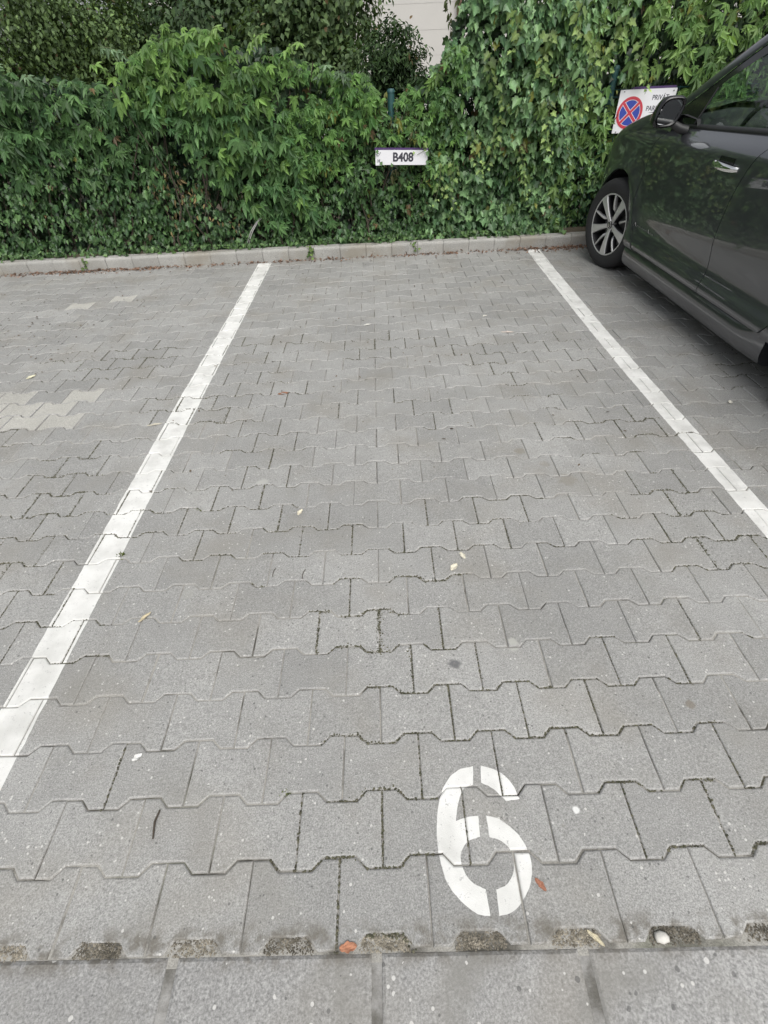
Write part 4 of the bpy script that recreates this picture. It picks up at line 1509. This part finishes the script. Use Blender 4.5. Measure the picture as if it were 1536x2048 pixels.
# ---- wheels
def wheel(cx, cy, steer, side):
    """side -1: outer face towards -x"""
    def tw(P):
        P = np.asarray(P, float)           # local: x outward, y forward, z up
        a = math.radians(steer)
        X = P[:, 0] * side; Y = P[:, 1]
        return np.stack([cx + X * math.cos(a) - Y * math.sin(a), cy + X * math.sin(a) + Y * math.cos(a), WZ + P[:, 2]], 1)
    def lathe(prof, n=48, ph=0):
        V = [(d, r * math.cos(2 * math.pi * k / n), r * math.sin(2 * math.pi * k / n)) for d, r in prof for k in range(n)]
        F = [(a * n + k, a * n + (k + 1) % n, a * n + n + (k + 1) % n, a * n + n + k) for a in range(len(prof) - 1) for k in range(n)]
        return V, F
    R = WRAD
    root = None
    tyre_prof = [(-.01, .222), (.006, .228), (.014, .240), (.020, .262), (.019, .285), (.012, .305), (-.002, .319), (-.018, R - .001), (-.05, R), (-.062, R), (-.065, R - .008), (-.073, R - .008), (-.076, R),
                 (-.13, R), (-.133, R - .008), (-.141, R - .008), (-.144, R), (-.18, R - .002), (-.205, R - .02), (-.215, .27), (-.2, .225)]
    V, F = lathe(tyre_prof, 56)
    tyre = part('wheel', tw(V), F, M['rubber'], car, True, 50)
    V, F = lathe([(-.195, .222), (-.06, .205), (-.02, .208), (-.004, .214), (.004, .2185), (.006, .2255), (-.001, .229), (-.012, .229)], 56)
    part('rim', tw(V), F, M['wheel_dark'], tyre, True, 40)
    V, F = lathe([(.0045, .2155), (.0075, .219), (.0078, .2235), (.0065, .2262)], 56)
    part('rim_edge', tw(V), F, M['alloy'], tyre, True)
    V, F = lathe([(-.075, .0), (-.075, .155), (-.085, .155)], 40)
    part('brake_disc', tw(V), F, M['disc'], tyre)
    V, F = lathe([(-.14, .0), (-.14, .21)], 24)
    part('wheel_back', tw(V), F, M['void'], tyre)
    def bar(stations, name, mat):
        """stations: (radius, half width left, half width right, face depth, thickness) along +z, turned later"""
        V, F = [], []
        for (r, wl, wr, d, th) in stations:
            V += [(d, -wl, r), (d, wr, r), (d - .006, wr + .004, r), (d - th, wr + .002, r), (d - th, -wl - .002, r), (d - .006, -wl - .004, r)]
        n = 6
        for a in range(len(stations) - 1):
            for k in range(n):
                F.append((a * n + k, a * n + (k + 1) % n, a * n + n + (k + 1) % n, a * n + n + k))
        return np.array(V), F
    def rot(V, ang):
        a = math.radians(ang); V = np.array(V)
        return np.stack([V[:, 0], V[:, 1] * math.cos(a) + V[:, 2] * math.sin(a), -V[:, 1] * math.sin(a) + V[:, 2] * math.cos(a)], 1)
    wide = [(.022, .012, .012, -.012, .045), (.06, .013, .013, -.004, .045), (.12, .018, .018, .003, .04), (.18, .0265, .0265, .006, .035), (.218, .034, .034, .005, .03)]
    thin = [(.09, .003, .003, -.03, .03), (.11, .007, .007, -.014, .03), (.135, .0045, .0045, -.004, .03), (.17, .0034, .0034, .002, .028), (.218, .0036, .0036, .003, .025)]
    for k in range(5):
        a = -36 + 72 * k
        V, F = bar(wide, 'spoke', None)
        s = part('spoke', tw(rot(V, a)), F, M['alloy'], tyre, False)
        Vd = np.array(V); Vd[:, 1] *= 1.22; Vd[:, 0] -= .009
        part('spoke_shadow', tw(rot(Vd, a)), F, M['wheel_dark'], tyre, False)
        V, F = bar(thin, 'spoke', None)
        part('thin_spoke', tw(rot(V, a + 36)), F, M['alloy'], tyre, False)
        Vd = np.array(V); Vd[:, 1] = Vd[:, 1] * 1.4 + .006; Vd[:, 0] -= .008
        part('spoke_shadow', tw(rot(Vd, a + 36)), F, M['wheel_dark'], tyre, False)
        V, F = lathe([(-.02, 0), (-.018, .008), (-.03, .009)], 8)
        V = np.array(V); V[:, 2] += .052
        part('wheel_bolt', tw(rot(V, a + 36)), F, M['disc'], tyre)
    V, F = lathe([(.0, .0), (.0, .020), (-.003, .026), (-.02, .028), (-.03, .03)], 28)
    part('hub_cap', tw(V), F, M['gloss'], tyre, True, 40)
    V, F = lathe([(-.002, .0275), (.0025, .027), (.0025, .0245), (.0, .0242)], 28)
    part('hub_ring', tw(V), F, M['alloy'], tyre, True, 40)
    # lozenge emblem
    o_, i_ = [(0, .019), (.012, 0), (0, -.019), (-.012, 0)], [(0, .012), (.0065, 0), (0, -.012), (-.0065, 0)]
    V = [(.0022, a, b) for a, b in o_] + [(.0022, a, b) for a, b in i_]
    part('emblem', tw(V), [(k, (k + 1) % 4, 4 + (k + 1) % 4, 4 + k) for k in range(4)], M['chrome'], tyre)
    return tyre


wheel(2.088, WF, 14, -1)
wheel(2.105, WR, 0, -1)
wheel(2 * XC - 2.088, WF, 14, 1)
wheel(2 * XC - 2.105, WR, 0, 1)

# ---- door furniture (left side)
def on_flank(y, z, off=0.0): return (float(flank(y, z)) - off, y, z)


hz = .886
V, F = [], []
n = 18
for i in range(n):
    t = i / (n - 1); y = 3.315 - .255 * t
    lift = .036 * min(1, math.sin(math.pi * min(max(t, .0), 1)) ** .45) * (1 if t < .72 else 1)
    hh = .018 * (math.sin(math.pi * (t * .94 + .03)) ** .25)
    for a in range(8):
        an = 2 * math.pi * a / 8
        V.append((float(flank(y, hz)) - lift - .006 * math.cos(an), y, hz + hh * math.sin(an) - .010 * t))
F = [(i * 8 + a, i * 8 + (a + 1) % 8, i * 8 + 8 + (a + 1) % 8, i * 8 + 8 + a) for i in range(n - 1) for a in range(8)] + [tuple(range(7, -1, -1)), tuple((n - 1) * 8 + a for a in range(8))]
part('door_handle', V, F, M['chrome'], fdoor, True, 50)
Vm = []
for j in range(8):
    for i in range(12):
        y = 3.27 - .15 * i / 11; z = .862 + .058 * j / 7
        Vm.append(on_flank(y, z, .0025))
part('handle_recess', Vm, grid_faces(12, 8, True), M['gloss'], fdoor, True)
# small script badge in chrome strokes
mb = MB(); rg = random.Random(3)
for i in range(9):
    y = 4.03 - .036 * i
    h = .024 if i in (0, 6) else .012
    P0 = on_flank(y + .004, .408 - .0006 * i, .004); P1 = on_flank(y - .006, .408 + h - .0006 * i, .004)
    mb.tube([P0, P1], .0014, 5)
    P2 = on_flank(y - .020, .410 - .0006 * i + .003 * (i % 2), .004)
    mb.tube([P1, P2], .0012, 5)
mb.part('door_badge', M['disc'], fdoor)

# mirror: housing, glass, foot
def mirror(sgn):
    cx, cy, cz = 2.072, 3.90, 1.085
    prof = [(.0, .0), (.35, .0), (.8, .25), (1, .62), (1, .9), (.93, 1)]   # unused guide
    def sec(sx, sz, y, dx=0.0, dz=0.0, n=28):
        out = []
        for k in range(n):
            a = 2 * math.pi * k / n
            ca, sa = math.cos(a), math.sin(a)
            e = .62
            x = sx * math.copysign(abs(ca) ** e, ca); z = sz * math.copysign(abs(sa) ** e, sa)
            x += .022 * (z / sz) * 1.0                      # the outline leans outwards to the top right
            out.append((cx + x + dx, y, cz + z + dz))
        return out
    st = [(.066, .062, cy + .004), (.074, .071, cy - .004), (.080, .080, cy), (.083, .084, cy + .02), (.080, .080, cy + .06), (.066, .066, cy + .10), (.040, .040, cy + .128), (.012, .012, cy + .138)]
    V, F = [], []
    n = 28
    for s in st: V += sec(*s)
    for a in range(len(st) - 1):
        for k in range(n): F.append((a * n + k, a * n + (k + 1) % n, a * n + n + (k + 1) % n, a * n + n + k))
    V = np.array(V)
    fx = (lambda W: mirror_x(W)) if sgn else (lambda W: np.array(W, float))
    fl_ = (lambda Q: [q[::-1] for q in Q]) if sgn else (lambda Q: Q)
    h = part('mirror_housing', fx(V), fl_(F), M['gloss'], car, True, 60)
    g = np.array(sec(.067, .063, cy + .001)); cen = g.mean(0)
    g = np.concatenate([g, [cen]])
    g[:, 1] += (g[:, 0] - cx) * .12
    part('mirror_glass', fx(g), fl_([(k, (k + 1) % n, n)[::-1] for k in range(n)]), M['mirror'], h)
    mb = MB(); mb.tube([(2.12, cy + .03, 1.025), (2.17, cy + .01, .998), (2.215, cy, .985)], [.022, .026, .03], 8)
    part('mirror_foot', fx(mb.v), fl_(mb.f), M['black'], h, True, 60)


mirror(0); mirror(1)

# ---- cabin
mb = MB()
V = []
for j, (y, z) in enumerate(((4.35, 1.04), (4.05, 1.06), (3.86, 1.045), (3.80, .99), (3.82, .75))):
    for i in range(10):
        s = i / 9
        V.append((2.24 + (2 * XC - 4.48) * s, y, z + .03 * math.exp(-((s - .26) / .1) ** 2) * (z > 1.0)))
part('dashboard', V, grid_faces(10, 5, True), M['dash'], car, True, 50)
mb = MB(); mb.tube([(2.60 + .18 * math.cos(t), 3.66 - .06 * math.sin(t), .98 + .18 * math.sin(t)) for t in np.linspace(0, 2 * math.pi, 29)], .014, 8, False)
mb.tube([(2.60, 3.80, .93), (2.60, 3.67, .98)], .03, 8); mb.tube([(2.43, 3.66, .98), (2.77, 3.66, .98)], .018, 6)
mb.part('steering_wheel', M['dash'], car, True, 50)


def seat(cx, cy):
    V, F = [], []
    def blob(c, s, rx):
        b = len(V); n, m = 14, 8
        for j in range(m + 1):
            ph = -math.pi / 2 + math.pi * j / m
            for i in range(n):
                th = 2 * math.pi * i / n
                def se(v, e): return math.copysign(abs(v) ** e, v)
                p = np.array([s[0] * se(math.cos(ph), .5) * se(math.cos(th), .5), s[1] * se(math.cos(ph), .5) * se(math.sin(th), .5), s[2] * se(math.sin(ph), .5)])
                y, z = p[1] * math.cos(rx) - p[2] * math.sin(rx), p[1] * math.sin(rx) + p[2] * math.cos(rx)
                V.append((c[0] + p[0], c[1] + y, c[2] + z))
        for j in range(m):
            for i in range(n):
                F.append((b + j * n + i, b + j * n + (i + 1) % n, b + j * n + n + (i + 1) % n, b + j * n + n + i))
    blob((cx, cy, .66), (.25, .27, .08), .1)
    blob((cx, cy - .36, .98), (.24, .075, .32), .30)
    blob((cx, cy - .50, 1.37), (.13, .05, .09), .2)
    part('seat', V, F, M['seat'], car, True, 60)


seat(2.60, 3.15); seat(3.39, 3.15); seat(2.60, 2.2); seat(3.39, 2.2)

# ------------------------------------------------------------------ signs
def text_mesh(s, size, bold=.0):
    cu = bpy.data.curves.new('lettering', 'FONT')
    cu.body = s; cu.size = size; cu.align_x = 'CENTER'; cu.align_y = 'CENTER'
    cu.offset = bold; cu.extrude = .0006; cu.resolution_u = 6
    o = bpy.data.objects.new('lettering', cu); COL.objects.link(o)
    dg = bpy.context.evaluated_depsgraph_get(); dg.update()
    me = bpy.data.meshes.new_from_object(o.evaluated_get(dg))
    bpy.data.objects.remove(o)
    return me


def letter(s, parent, at, size, bold, mat, sx=1.0, slant=0.0, tilt=0.0):
    me = text_mesh(s, size, bold)
    me.materials.clear(); me.materials.append(mat)
    V = np.zeros(len(me.vertices) * 3); me.vertices.foreach_get('co', V); V = V.reshape(-1, 3)
    X = V[:, 0] * sx + V[:, 1] * slant; Z = V[:, 1]
    c, s_ = math.cos(tilt), math.sin(tilt)
    W = np.stack([at[0] + X * c - Z * s_, at[1] - V[:, 2], at[2] + X * s_ + Z * c], 1) - root_loc(parent)
    me.vertices.foreach_set('co', W.astype(np.float32).ravel()); me.update()
    return link('lettering', me, parent)


def plate(cx, y, cz, w, h, tilt, mat, parent, name='plate', th=.003, rad=.004):
    n = 5; pts = []
    for (sx, sz, a0) in ((1, 1, 0), (-1, 1, 90), (-1, -1, 180), (1, -1, 270)):
        for k in range(n):
            a = math.radians(a0 + 90 * k / (n - 1))
            pts.append((sx * (w / 2 - rad) + rad * math.cos(a), sz * (h / 2 - rad) + rad * math.sin(a)))
    c, s = math.cos(tilt), math.sin(tilt)
    P = [(cx + a * c - b * s, cz + a * s + b * c) for a, b in pts]
    m = len(P)
    V = [(a, y, b) for a, b in P] + [(a, y + th, b) for a, b in P]
    F = [tuple(range(m)), tuple(range(2 * m - 1, m - 1, -1))] + [(i, m + i, m + (i + 1) % m, (i + 1) % m) for i in range(m)]
    return part(name, V, F, mat, parent)


T1 = math.radians(-2.0)
sg = empty('number_plate_sign', (.388, 5.20, .70), 'small white plate reading B408 hung in the ivy', 'sign')
plate(.403, 5.20, .766, .432, .108, T1, M['sign_white'], sg)
plate(.182, 5.197, .772, .054, .112, T1, M['sign_white'], sg, 'end_plate')
plate(.388, 5.206, .827, .475, .018, T1, M['sign_purple'], sg, 'top_rail', .012, .002)
letter('B408', sg, (.400, 5.1995, .766), .090, .0030, M['sign_ink'], 1.0, 0, T1)
letter('H', sg, (.184, 5.1965, .748), .036, .001, M['sign_ink'], .9, 0, T1)
mb = MB()
for a, b in (((.162, .800), (.168, .790)), ((.168, .790), (.180, .784)), ((.180, .784), (.196, .800)), ((.172, .804), (.188, .806)), ((.196, .800), (.200, .812))):
    mb.tube([(a[0], 5.196, a[1]), (b[0], 5.196, b[1])], .0022, 4)
mb.part('scratch', M['sign_grey'], sg)
mb = MB()
for x in (.21, .57):
    mb.tube([(x, 5.203, .765), (x, 5.50, .78)], .006, 6)
mb.part('bracket', M['fence'], sg)

s2 = empty('no_stopping_sign', (2.617, 5.56, .84), 'white no stopping sign with red and blue disc partly hidden by the dark car', 'sign')
plate(2.617, 5.56, .994, .504, .308, 0, M['sign_white'], s2)
plate(2.66, 5.564, 1.155, .40, .02, 0, M['sign_purple'], s2, 'top_rail', .012, .002)


def disc(cx, y, cz, r0, r1, name, mat, parent, n=56):
    V = [(cx + r * math.cos(2 * math.pi * k / n), y, cz + r * math.sin(2 * math.pi * k / n)) for r in (r0, r1) for k in range(n)]
    if r0 == 0: V = V[n:]; F = [tuple(range(n))]
    else: F = [(k, n + k, n + (k + 1) % n, (k + 1) % n) for k in range(n)]
    o = part(name, V, F, mat, parent)
    return o


cx2, cz2 = 2.487, .985
disc(cx2, 5.5590, cz2, 0, .1180, 'disc_edge', M['sign_white'], s2)
disc(cx2, 5.5580, cz2, .094, .1160, 'red_ring', M['sign_red'], s2)
disc(cx2, 5.5582, cz2, 0, .0900, 'blue_disc', M['sign_blue'], s2)
for a in (45, -45):
    c, s = math.cos(math.radians(a)), math.sin(math.radians(a))
    for hw, y, nm, mt in ((.0150, 5.5574 + .0001 * (a < 0), 'white_bar', M['sign_white']), (.0108, 5.5566 + .0001 * (a < 0), 'red_bar', M['sign_red'])):
        pts = [(-.096, -hw), (.096, -hw), (.096, hw), (-.096, hw)]
        part(nm, [(cx2 + p * c - q * s, y, cz2 + p * s + q * c) for p, q in pts], [(0, 1, 2, 3)], mt, s2)
letter('PRIVÁT', s2, (2.737, 5.5595, 1.085), .050, .0006, M['sign_ink'], .92)
letter('PARKOLÓ', s2, (2.735, 5.5595, 1.010), .050, .0006, M['sign_ink'], .92)
mb = MB()
for x, z in ((2.40, 1.135), (2.84, 1.13), (2.40, .85)):
    mb.tube([(x, 5.552, z), (x, 5.60, z)], .004, 6)
mb.part('cable_tie', M['black'], s2)

# ------------------------------------------------------------------ small things
# pale bent cables leaning out of the ivy
cb = empty('bent_cable', (-1.10, 5.19, .10), 'two pale bent cable ends sticking out of the ivy above the kerb', 'cable')
for d in (0, .016):
    pts = [np.array((-1.135 + d, 5.19, .09)), np.array((-1.11 + d, 5.165, .17)), np.array((-1.06 + d, 5.15, .25)), np.array((-.99 + d * .7, 5.15, .325)), np.array((-.93 + d * .5, 5.17, .37)), np.array((-.88, 5.24, .40))]
    mb = MB(); mb.tube(resample(np.array(pts), 14), .0045, 6); mb.part('cable', M['cable'], cb, True)


def flat_leaf(name, x, y, z, L, W, ang, col, label, curl=.25, cat='leaf', group='fallen leaves and petals on the paving'):
    V, C = [], []
    n = 9
    for i in range(n):
        t = i / (n - 1)
        w = W * .5 * math.sin(math.pi * (.06 + .9 * t)) ** .8 * (1 + .18 * math.sin(t * 17 + ang))
        for k, s in enumerate((-1, -.5, 0, .5, 1)):
            a, b = L * (t - .5), s * w
            h = .0028 + curl * abs(s) ** 1.6 * W * .35 + .18 * L * curl * (t - .4) ** 2 + .0015 * math.sin(9 * t + 3 * s)
            V.append((x + a * math.cos(ang) - b * math.sin(ang), y + a * math.sin(ang) + b * math.cos(ang), z + h))
            C.append(np.array(col) * (1.15 if k == 2 else random.uniform(.75, 1.05)))
    single(name, V, grid_faces(5, n), M['dry'], (x, y, z), label, cat, group, colors=np.array(C))


LEAVES = [(.025, -.006, .036, .018, .1, (.42, .20, .12), 'pale orange dry leaf lying on the edge of the front slab'),
          (.447, .088, .030, .012, -.9, (.36, .17, .11), 'small reddish brown dry leaf just right of the painted 6'),
          (-.425, 2.376, .060, .030, .2, (.24, .12, .07), 'brown dry leaf in the middle of the empty bay'),
          (.374, 1.024, .040, .022, .9, (.66, .62, .50), 'larger cream petal of the pair right of the bay middle'),
          (.413, 1.078, .036, .018, -1.2, (.64, .61, .50), 'smaller cream petal above its neighbour right of the bay middle'),
          (-.221, 1.356, .038, .018, 1.2, (.66, .61, .48), 'single cream petal left of the bay middle'),
          (-.693, .852, .050, .014, .95, (.50, .44, .30), 'straw coloured curled leaf close to the left line'),
          (-1.067, 2.094, .075, .020, .25, (.52, .49, .40), 'long pale dry leaf touching the left edge of the left line'),
          (-2.045, 2.719, .060, .034, 1.0, (.62, .60, .44), 'pale yellow leaf on the blocks near the left edge'),
          (.049, 3.345, .055, .020, .3, (.66, .65, .60), 'whitish scrap in the far middle of the bay'),
          (1.001, 3.111, .085, .022, -.1, (.60, .52, .46), 'pinkish dry leaf in the far right of the bay'),
          (.90, 3.42, .04, .02, .4, (.66, .64, .58), 'small white scrap in the far right of the bay beyond the pinkish leaf'),
          (.537, -.004, .038, .010, -.75, (.55, .50, .36), 'thin straw leaf in the dirt pocket beside the front slab'),
          (1.95, 2.09, .034, .020, 1.2, (.66, .64, .56), 'white scrap on the blocks under the flank of the car'),
          (-.555, .392, .028, .016, .7, (.70, .70, .67), 'white chip on the second row of blocks at the left')]
for (x, y, L, W, a, c, lab) in LEAVES:
    flat_leaf('dry_leaf', x, y, .0, L, W, a, c, lab)

V, C = [], []
mb = MB()
# a pebble in the dirt pocket
for j in range(5):
    for i in range(8):
        ph = math.pi * j / 4; th = 2 * math.pi * i / 8
        V.append((.672 + .016 * math.sin(ph) * math.cos(th) * (1 + .2 * math.sin(3 * i)), -.006 + .011 * math.sin(ph) * math.sin(th), .002 + .007 * math.cos(ph)))
F = [(j * 8 + i, j * 8 + 8 + i, j * 8 + 8 + (i + 1) % 8, j * 8 + (i + 1) % 8) for j in range(4) for i in range(8)]
single('pebble', V, F, M['stone'], (.672, -.006, 0), 'small white pebble in a dirt pocket at the front edge', 'pebble', smooth=True)
mb = MB(); mb.tube([(-.452, .262, .004), (-.455, .235, .007), (-.449, .20, .004)], [.0020, .0026, .0018], 6)
single('twig', mb.v, mb.f, M['bark'], (-.452, .23, 0), 'short brown twig on the second row of blocks at the left', 'twig')
for k, (x, y) in enumerate(((-.264, 1.024), (-.155, 1.01))):
    mb = MB(); mb.tube([(x + .02 * math.cos(t), y + .035 * math.sin(t), .003) for t in np.linspace(2.2, 3.6, 8)], .0012, 4)
    single('twig', mb.v, mb.f, M['bark'], (x, y, 0), ('thin curled dark stalk left of the bay middle' if k == 0 else 'thin curled dark stalk nearest the bay middle'), 'twig')

# crumbs of moss and soil in the joints
def crumbs(P, rad, col):
    n = len(P)
    O = np.array([(1, 0, 0), (0, 1, 0), (-1, 0, 0), (0, -1, 0), (0, 0, .8), (.7, .7, .3), (-.7, .7, .3), (-.7, -.7, .3), (.7, -.7, .3)])
    F0 = np.array([(0, 5, 4), (5, 1, 4), (1, 6, 4), (6, 2, 4), (2, 7, 4), (7, 3, 4), (3, 8, 4), (8, 0, 4)])
    V = (O[None] * rad[:, None, None] * RNG.uniform(.6, 1.4, (n, 9, 1)) + P[:, None]).reshape(-1, 3)
    F = (F0[None] + (np.arange(n) * 9)[:, None, None]).reshape(-1, 3)
    return V, F, np.repeat(col, 9, 0)


segs = []
O12 = outline(0)
for q in PAVERS:
    if q[1] > 3.2 or abs(q[0] - .2) > 2.2: continue
    for i in (0, 1, 2, 3, 4, 5):
        a, b = O12[i], O12[i + 1]
        segs.append((q[0] + a[0], q[1] + a[1], q[0] + b[0], q[1] + b[1]))
P = []
for (xa, ya, xb, yb) in segs:
    m = vnoise((xa + xb) * 1.1, (ya + yb) * 1.1, 3.3) + .5 * vnoise(xa * 9, ya * 9, 1.7)
    # a mossy belt a few rows into the bay
    m += .42 * math.exp(-(((ya - .55) / .25) ** 2 + ((xa - .25) / .55) ** 2)) + .10 * math.exp(-((ya - 1.7) / .5) ** 2 - ((xa - 1.0) / .6) ** 2)
    if m < .13: continue
    L = math.hypot(xb - xa, yb - ya)
    for k in range(int(L / .0026 * min(2.6, m * 5))):
        t = random.random()
        P.append((xa + (xb - xa) * t + random.gauss(0, .0014 + .0042 * min(1, max(0, m - .12) * 3)), ya + (yb - ya) * t + random.gauss(0, .0014 + .0042 * min(1, max(0, m - .12) * 3)), -.0045 + random.uniform(0, .0032)))
P = np.array(P)
col = np.array((.088, .082, .058)) * RNG.uniform(.5, 1.6, (len(P), 1)) + RNG.uniform(0, .008, (len(P), 1)) * np.array((0, 1, 0))
V, F, C = crumbs(P, RNG.uniform(.0012, .0034, len(P)), col)
single('joint_moss', V, F, M['moss'], (0, 1, 0), 'brown and green moss crumbs in the joints of the paving', 'moss', kind='stuff', colors=C)
# dirt pockets along the front slab
P = []; TONE = []
for c in range(-7, 8):
    xc = (c + .5) * .2
    fill = random.uniform(.45, 1.0); tone = random.uniform(.6, 1.5)
    for _ in range(int(900 * fill)):
        x = xc + random.uniform(-.052, .052); y = random.uniform(-.013, .0125)
        if abs(x - xc) > .044 + (.0125 - y) * .5 + .01 * vnoise(y * 90, xc): continue
        y += random.gauss(0, .002)
        P.append((x, y - .0035 * x, -.0042 + random.uniform(-.002, .0012) - .002 * vnoise(x * 45, y * 60))); TONE.append(tone * (1 + .7 * vnoise(x * 40, y * 70, 2)))
P = np.array(P)
col = np.array((.175, .158, .125)) * RNG.uniform(.6, 1.4, (len(P), 1)) * np.array(TONE)[:, None].clip(.3, 2.2) + .10 * (RNG.random((len(P), 1)) < .04)
V, F, C = crumbs(P, RNG.uniform(.0007, .0024, len(P)), col)
single('dirt', V, F, M['moss'], (0, 0, 0), 'brown dirt in the notches between the blocks and the front slabs', 'dirt', kind='stuff', colors=C)
# tufts
def tuft(x, y, n, h, label, col=((.07, .10, .03), (.16, .18, .06))):
    P = np.stack([x + RNG.normal(0, .008, n), y + RNG.normal(0, .005, n), np.full(n, -.003)], 1)
    nrm = RNG.normal(0, 1, (n, 3)) + np.array([0, -.2, .2]); tip = RNG.normal(0, .7, (n, 3)) + np.array([0, 0, .8])
    V, F, C = leaves(SIMPLE, P, nrm, tip, RNG.uniform(.5, 1, n) * h, colours(n, *col))
    single('moss_tuft', V, F, M['leaf_soft'], (x, y, 0), label, 'moss', 'small green tufts growing in the joints', colors=C)


tuft(-.139, .293, 40, .009, 'tiny yellow green tuft in a joint left of the painted 6')
tuft(-.885, 1.148, 40, .017, 'small green tuft at the right edge of the left line')
tuft(-.65, 1.40, 22, .012, 'small dark sprig in a joint right of the left line')

# weeds growing over the kerb joints
def weed(x, label, n=34, h=.11):
    P = np.stack([x + RNG.normal(0, .016, n), kerb_y(x) - .006 + RNG.normal(0, .008, n), RNG.uniform(.02, .115, n)], 1)
    nrm = RNG.normal(0, .45, (n, 3)) + np.array([0, -1, .5]); tip = RNG.normal(0, .6, (n, 3)) + np.array([0, -.2, -.5])
    V, F, C = leaves(IVY, P, nrm, tip, RNG.uniform(.014, .034, n), colours(n, (.07, .13, .04), (.17, .24, .08)))
    single('weed', V, F, M['leaf_soft'], (x, kerb_y(x), 0), label, 'weed', 'weeds hanging over the kerb', colors=C)


weed(-.505, 'green weed hanging over a kerb joint right of the left line', 22)
weed(.50, 'thin yellow green weed on the kerb below the number plate', 14)
weed(-2.68, 'green weed over the kerb joint at the left', 18)

# leaf litter against the kerb
def litter(n, xr, spread, dens, name, label):
    x = RNG.uniform(*xr, n)
    k = RNG.random(n) < dens(x); x = x[k]; n = len(x)
    y = kerb_y(x) - RNG.exponential(spread, n) - .006
    P = np.stack([x, y, RNG.uniform(.002, .016, n)], 1)
    nrm = RNG.normal(0, .35, (n, 3)) + np.array([0, -.25, 1]); tip = RNG.normal(0, 1, (n, 3))
    c = np.array((.175, .105, .068)) * RNG.uniform(.35, 1.4, (n, 1)) + RNG.uniform(0, .12, (n, 1)) * (RNG.random((n, 1)) < .25)
    V, F, C = leaves(SIMPLE, P, nrm, tip, RNG.uniform(.012, .036, n), c)
    single(name, V, F, M['dry'], (float(np.mean(xr)), kerb_y(float(np.mean(xr))), 0), label, 'leaf litter', kind='stuff', colors=C)


litter(1300, (-4.0, -1.15), .030, lambda x: np.clip(.9 - abs(x + 2.5) / 1.9, .15, 1), 'leaf_litter', 'reddish brown dry leaf litter against the kerb at the left')
litter(900, (-1.15, 1.2), .022, lambda x: .35 + 0 * x, 'leaf_litter', 'thin line of dry crumbs along the kerb behind the bay')
litter(900, (1.2, 2.6), .032, lambda x: np.clip(1 - abs(x - 2.0) / .9, .2, 1), 'leaf_litter', 'orange brown dry leaves against the kerb beside the car tyre')
# dark scattered bits on the neighbouring bay
n = 420
P = np.stack([RNG.normal(-2.5, .55, n), RNG.normal(3.6, .55, n), np.full(n, .003)], 1)
P2 = np.stack([RNG.uniform(-1, 1.6, n // 3), RNG.uniform(1.5, 4.9, n // 3), np.full(n // 3, .003)], 1)
P = np.concatenate([P, P2]); n = len(P)
P = P[P[:, 1] < 4.9]; n = len(P)
V, F, C = leaves(SIMPLE, P, RNG.normal(0, .25, (n, 3)) + np.array([0, 0, 1]), RNG.normal(0, 1, (n, 3)), RNG.uniform(.006, .022, n), np.array((.10, .075, .05)) * RNG.uniform(.3, 1.6, (n, 1)))
single('leaf_crumbs', V, F, M['dry'], (-1, 3.4, 0), 'scattered dark dry leaf crumbs on the far blocks', 'leaf litter', kind='stuff', colors=C)
